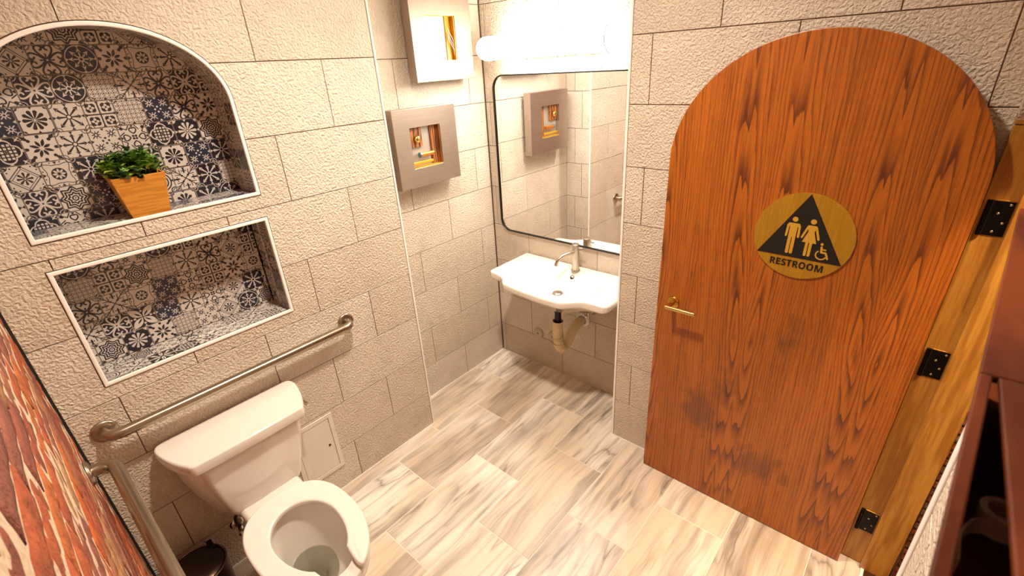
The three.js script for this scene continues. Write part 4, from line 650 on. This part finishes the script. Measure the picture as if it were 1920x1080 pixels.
// sign
{
  const t = thing('restroom_sign', 'round gold restroom sign with black triangle on the oak door', 'sign', [1.6165, 1.343, 0.0945]);
  t.rotation.z = -0.012;
  const gold = std({ color: 0xc79a2c, metalness: 0.55, roughness: 0.38, map: dataTex(64, 256, (u, v, c) => { const k = 0.9 + 0.1 * vnoise(u * 4, v * 128, 4, 128, 3); c[0] = c[1] = c[2] = 255 * k; }) });
  const gold2 = std({ color: 0xd6a93c, metalness: 0.4, roughness: 0.42 }), ink = std({ color: 0x0a0908, roughness: 0.5 });
  const d = new THREE.CylinderGeometry(0.15, 0.15, 0.005, 80); d.rotateX(Math.PI / 2); d.translate(0, 0, 0.0025); const plate = mesh('plate', d, gold, t);
  mesh('triangle', extrude(polyShape([[-0.129, -0.076], [0.1285, -0.076], [0, 0.1475]]), 0.0016).translate(0, 0, 0.005), ink, t);
  const Z = 0.0064, fig = (name, shapes) => mesh(name, shapes.map((s, i) => extrude(s, 0.0012 + i * 0.00012, 0, 20).translate(0, 0, Z)), gold2, t);
  const circ = (x, y, r) => { const s = new THREE.Shape(); s.absarc(x, y, r, 0, Math.PI * 2, false); return s; };
  const limb = (x0, y0, x1, y1, w) => { const s = new THREE.Shape(), a = Math.atan2(y1 - y0, x1 - x0); s.absarc(x1, y1, w, a - Math.PI / 2, a + Math.PI / 2); s.absarc(x0, y0, w, a + Math.PI / 2, a + 1.5 * Math.PI); s.closePath(); return s; };
  const mx = -0.030, fx = 0.024;
  fig('man_pictogram', [circ(mx, 0.058, 0.0085), limb(mx - 0.017, 0.036, mx - 0.0185, -0.001, 0.0035), limb(mx + 0.017, 0.036, mx + 0.0185, -0.001, 0.0035), polyShape([[mx - 0.0205, 0.035], [mx - 0.016, 0.0445], [mx + 0.016, 0.0445], [mx + 0.0205, 0.035], [mx + 0.0175, 0.033], [mx - 0.0175, 0.033]]), polyShape([[mx - 0.0112, 0.0445], [mx - 0.0112, -0.005], [mx + 0.0112, -0.005], [mx + 0.0112, 0.0445]]), limb(mx - 0.0062, -0.005, mx - 0.0062, -0.059, 0.005), limb(mx + 0.0062, -0.005, mx + 0.0062, -0.059, 0.005)]);
  fig('woman_pictogram', [circ(fx, 0.058, 0.0085), limb(fx - 0.0125, 0.038, fx - 0.0245, 0.001, 0.0034), limb(fx + 0.0125, 0.038, fx + 0.0245, 0.001, 0.0034), polyShape([[fx - 0.013, 0.0445], [fx + 0.013, 0.0445], [fx + 0.009, 0.022], [fx + 0.0215, -0.015], [fx - 0.0215, -0.015], [fx - 0.009, 0.022]]), limb(fx - 0.0058, -0.015, fx - 0.0058, -0.059, 0.0044), limb(fx + 0.0058, -0.015, fx + 0.0058, -0.059, 0.0044)]);
  const wx = 0.066, arc = new THREE.Shape(); arc.absarc(wx, -0.05, 0.0175, 2.2, 5.9, false); arc.absarc(wx, -0.05, 0.0132, 5.9, 2.2, true); arc.closePath();
  fig('wheelchair_pictogram', [circ(wx - 0.004, -0.013, 0.0045), arc, limb(wx - 0.003, -0.023, wx - 0.001, -0.041, 0.0032), limb(wx - 0.001, -0.041, wx + 0.012, -0.041, 0.003), limb(wx + 0.012, -0.041, wx + 0.02, -0.06, 0.0028), limb(wx - 0.002, -0.03, wx + 0.01, -0.031, 0.0022)]);
  const font = await new FontLoader().loadAsync('fonts/droid/droid_sans_bold.typeface.json');
  const tg = new TextGeometry('RESTROOM', { font, size: 0.0245, depth: 0.0016, curveSegments: 6, bevelEnabled: false }); tg.computeBoundingBox(); const w = tg.boundingBox.max.x - tg.boundingBox.min.x; tg.translate(-w / 2 - tg.boundingBox.min.x, 0, 0); tg.scale(0.162 / w, 1, 1); tg.translate(0.0, -0.112, 0.005); mesh('lettering', tg, ink, t);
  const dots = []; const cells = [[1, 1, 0, 0, 1, 0], [0, 1, 0, 1, 1, 0], [1, 0, 0, 1, 0, 1], [0, 1, 1, 1, 1, 0], [1, 1, 1, 0, 1, 0], [1, 0, 1, 0, 1, 0], [1, 1, 0, 1, 0, 0]];
  cells.forEach((cell, i) => cell.forEach((b, j) => { if (b) dots.push(new THREE.SphereGeometry(0.0009, 6, 4).translate(-0.022 + i * 0.0072 + (j % 2) * 0.0027, -0.124 - Math.floor(j / 2) * 0.0027, 0.005)); })); mesh('braille', dots, gold2, plate);
}
// hinge jamb with black hinges, slightly out of plumb like the door
const jambWood = (() => { const t = dataTex(256, 1024, (u, v, c) => { const k = smooth(0.35, 0.7, fbm(u * 16 + 0.5 * fbm(u * 3, v * 9, 2, 3), v * 8, 4, 14)), p = fbm(u * 70, v * 40, 2, 18); c[0] = lerp(188, 160, k) + (p - 0.5) * 22; c[1] = lerp(134, 104, k) + (p - 0.5) * 18; c[2] = lerp(52, 32, k) + (p - 0.5) * 10; }); t.repeat.set(1 / 0.25, 1 / 2); return phys({ map: t, roughness: 0.45, clearcoat: 0.2, clearcoatRoughness: 0.3 }); })();
function woodBox(x0, x1, y0, y1, z0, z1, r = 0.002) { const g = rbox(x1 - x0, y1 - y0, z1 - z0, r, (x0 + x1) / 2, (y0 + y1) / 2, (z0 + z1) / 2, 2), p = g.attributes.position, n = g.attributes.normal, u = g.attributes.uv; for (let i = 0; i < p.count; i++) u.setXY(i, Math.abs(n.getX(i)) > 0.7 ? p.getZ(i) : p.getX(i), p.getY(i)); return g; }
{
  const t = struct('door_frame_1'); t.name = 'trim_5'; t.position.set(1.9965, 0, 0);
  const tilt = -0.0165; t.rotation.z = tilt;
  mesh('jamb', woodBox(0, 0.156, 0.004, 1.71, 0.016, 0.045), jambWood, t);
  mesh('door_stop', woodBox(0.067, 0.156, 0.004, 1.705, 0.040, 0.072), jambWood, t);
  for (let i = 0; i < 2; i++) mesh('impost', woodBox(-0.001, 0.157, 1.712 + i * 0.014, 1.724 + i * 0.014, 0.012, 0.047), jambWood, t);
  // arched head of the frame
  const zc = 0.5315, hw = 0.4865; const outer = [], inner = []; for (let i = 0; i <= 40; i++) { const a = Math.PI * lerp(0.0, 0.88, i / 40); outer.push([zc + hw * Math.cos(a), 1.56 + 0.45 * Math.sin(a)]); inner.push([zc + (hw - 0.022) * Math.cos(a), 1.56 + 0.428 * Math.sin(a)]); }
  const hd = extrude(polyShape([...outer, ...inner.reverse()]), 0.14, 0.001); hd.rotateY(-Math.PI / 2); hd.translate(0.156, 0, 0); mesh('arch_head', hd, jambWood, t);
  mesh('jamb', woodBox(0.03, 0.156, 0.004, 1.56, DOOR_Z1 - 0.022, DOOR_Z1), jambWood, t);
}
for (const [i, y0, y1, lab] of [[0, 1.415, 1.515, 'black door hinge, uppermost on the jamb'], [1, 0.925, 1.028, 'black door hinge at the middle of the jamb'], [2, 0.178, 0.285, 'black door hinge near the floor']]) {
  const t = thing('door_hinge', lab, 'hinge', [2.0105 + 0.0165 * (y0 + y1) / 2, (y0 + y1) / 2, 0.0455], 'black hinges of the oak door'); t.rotation.z = -0.0165;
  const h = y1 - y0, m = phys({ color: 0x0c0b0b, roughness: 0.35, metalness: 0.6 });
  mesh('jamb_leaf', rbox(0.044, h, 0.0026, 0.001, 0.029, 0, 0.0008), m, t);
  mesh('knuckle', [cyl(0.0062, 0.0062, h, -0.0005, -h / 2, 0.004, 16)], m, t);
  mesh('edge', rbox(0.044, 0.0035, 0.003, 0.001, 0.029, h / 2, 0.0012), brass, t);
  for (const [x, y] of [[0.043, 0.4], [0.024, 0.14], [0.04, -0.12], [0.026, -0.38]]) mesh('screw', new THREE.SphereGeometry(0.0036, 12, 8).scale(1, 1, 0.5).translate(x, y * h, 0.0024), std({ color: 0xc9b990, metalness: 1, roughness: 0.3 }), t);
}
{ const o = thing('threshold', 'bronze metal threshold plate at the foot of the door jamb', 'threshold', [2.11, 0, 0.53]); mesh('plate', rbox(0.07, 0.012, 0.92, 0.004, 0.0, 0.0, 0), std({ color: 0x6a4630, metalness: 0.8, roughness: 0.3 }), o); mesh('lip', rbox(0.012, 0.014, 0.92, 0.003, -0.036, 0.001, 0), trimWhite, o); }

// ---------- wooden wall rack beside the camera ----------
{
  const wood = phys({ map: (() => { const t = dataTex(256, 256, (u, v, c) => { const k = smooth(0.35, 0.7, fbm(u * 90 + 3 * fbm(u * 12, v * 16, 2, 8), v * 16, 4, 88)); c[0] = lerp(116, 72, k); c[1] = lerp(52, 29, k); c[2] = lerp(18, 9, k); }); t.repeat.set(0.45, 0.45); return t; })(), roughness: 0.6, specularIntensity: 0.4 });
  const t = thing('wooden_rack', 'blurred dark brown wooden rack on the wall at the right edge', 'rack');
  const yT = 1.724, plan = (pts, y0, y1, b = 0.001) => { const g = extrude(polyShape(pts.map((q) => [q[0], -q[1]]).reverse()), y1 - y0, b, 4, 1); g.rotateX(-Math.PI / 2); g.translate(0, y0, 0); const p = g.attributes.position, u = g.attributes.uv; for (let i = 0; i < p.count; i++) u.setXY(i, p.getX(i), p.getZ(i)); return g; };
  const ax = 1.984, az = 1.006, bx = 1.905, bz = 1.888; const X = (z) => lerp(ax, bx, (z - az) / (bz - az));
  mesh('top_board', plan([[X(1.006), 1.006], [XD, 1.0065], [XD, 1.474], [X(1.474) + 0.0065, 1.474], [X(1.474), 1.474]], yT - 0.006, yT), wood, t);
  mesh('front_rail', plan([[X(1.4745), 1.4745], [X(1.4745) + 0.0065, 1.4745], [X(1.88) + 0.0065, 1.88], [X(1.88), 1.88]], yT - 0.005, yT), wood, t);
  mesh('back_rail', plan([[1.9515, 1.4745], [XD, 1.4745], [XD, 1.88], [1.9515, 1.88]], yT - 0.005, yT), wood, t);
  const B = (z) => 1.960 - 0.0943 * (z - 1.362);
  mesh('tray', plan([[B(1.37) + 0.001, 1.37], [XD, 1.37], [XD, 1.88], [B(1.88) + 0.001, 1.88]], yT - 0.066, yT - 0.058), wood, t);
  mesh('light_block_end', plan([[1.972, 1.36], [XD, 1.36], [XD, 1.369], [1.972, 1.369]], yT - 0.066, yT - 0.006), wood, t);  // unseen end closure, added so light enters the pocket only from above
  { // unseen slanted board, added between rail and tray to keep lamp light out
    const P = []; for (const z of [1.4, 1.88]) for (const [y, x] of [[yT - 0.005, X(z) + 0.003], [yT - 0.058, B(z) + 0.0012]]) P.push([x, y, z], [x + 0.0025, y, z]);
    const g = new THREE.BufferGeometry(), f = [[0, 4, 6], [0, 6, 2], [1, 3, 7], [1, 7, 5], [0, 1, 5], [0, 5, 4], [2, 6, 7], [2, 7, 3], [0, 2, 3], [0, 3, 1], [4, 5, 7], [4, 7, 6]], pos = [], uv = []; for (const q of f) for (const i of q) { pos.push(...P[i]); uv.push(P[i][1], P[i][2]); }
    g.setAttribute('position', new THREE.Float32BufferAttribute(pos, 3)); g.setAttribute('uv', new THREE.Float32BufferAttribute(uv, 2)); g.computeVertexNormals(); mesh('light_block_board', g, wood, t);
  }
  const r = thing('ribbon_roll', 'small pale paper roll with a loose tail inside the brown wooden rack', 'paper roll', [1.9635, 1.6672, 1.55]);
  const pale = std({ color: 0xd8c8b6, roughness: 0.8 });
  const sr = new THREE.Shape(); sr.absarc(0, 0, 0.0105, 0, Math.PI * 2); const hl = new THREE.Path(); hl.absarc(0, 0, 0.007, 0, Math.PI * 2); sr.holes.push(hl);
  const rg = new THREE.ExtrudeGeometry(sr, { depth: 0.014, bevelEnabled: false, curveSegments: 24 }); rg.rotateX(-Math.PI / 2); mesh('roll', rg, pale, r);
  const c = new THREE.CatmullRomCurve3([V3(-0.005, 0, 0.009), V3(-0.011, 0, 0.013), V3(-0.0165, 0, 0.027), V3(-0.018, 0, 0.05)]).getPoints(20), tp = c.map((q) => [q.x, -q.z]), tq = c.map((q) => [q.x - 0.0012, -q.z]).reverse();
  const tg = new THREE.ExtrudeGeometry(polyShape([...tp, ...tq]), { depth: 0.012, bevelEnabled: false }); tg.rotateX(-Math.PI / 2); mesh('tail', tg, pale, r);
}
scene.traverse((o) => { if (o.isMesh) { o.castShadow = true; o.receiveShadow = true; } });
renderer.render(scene, camera);
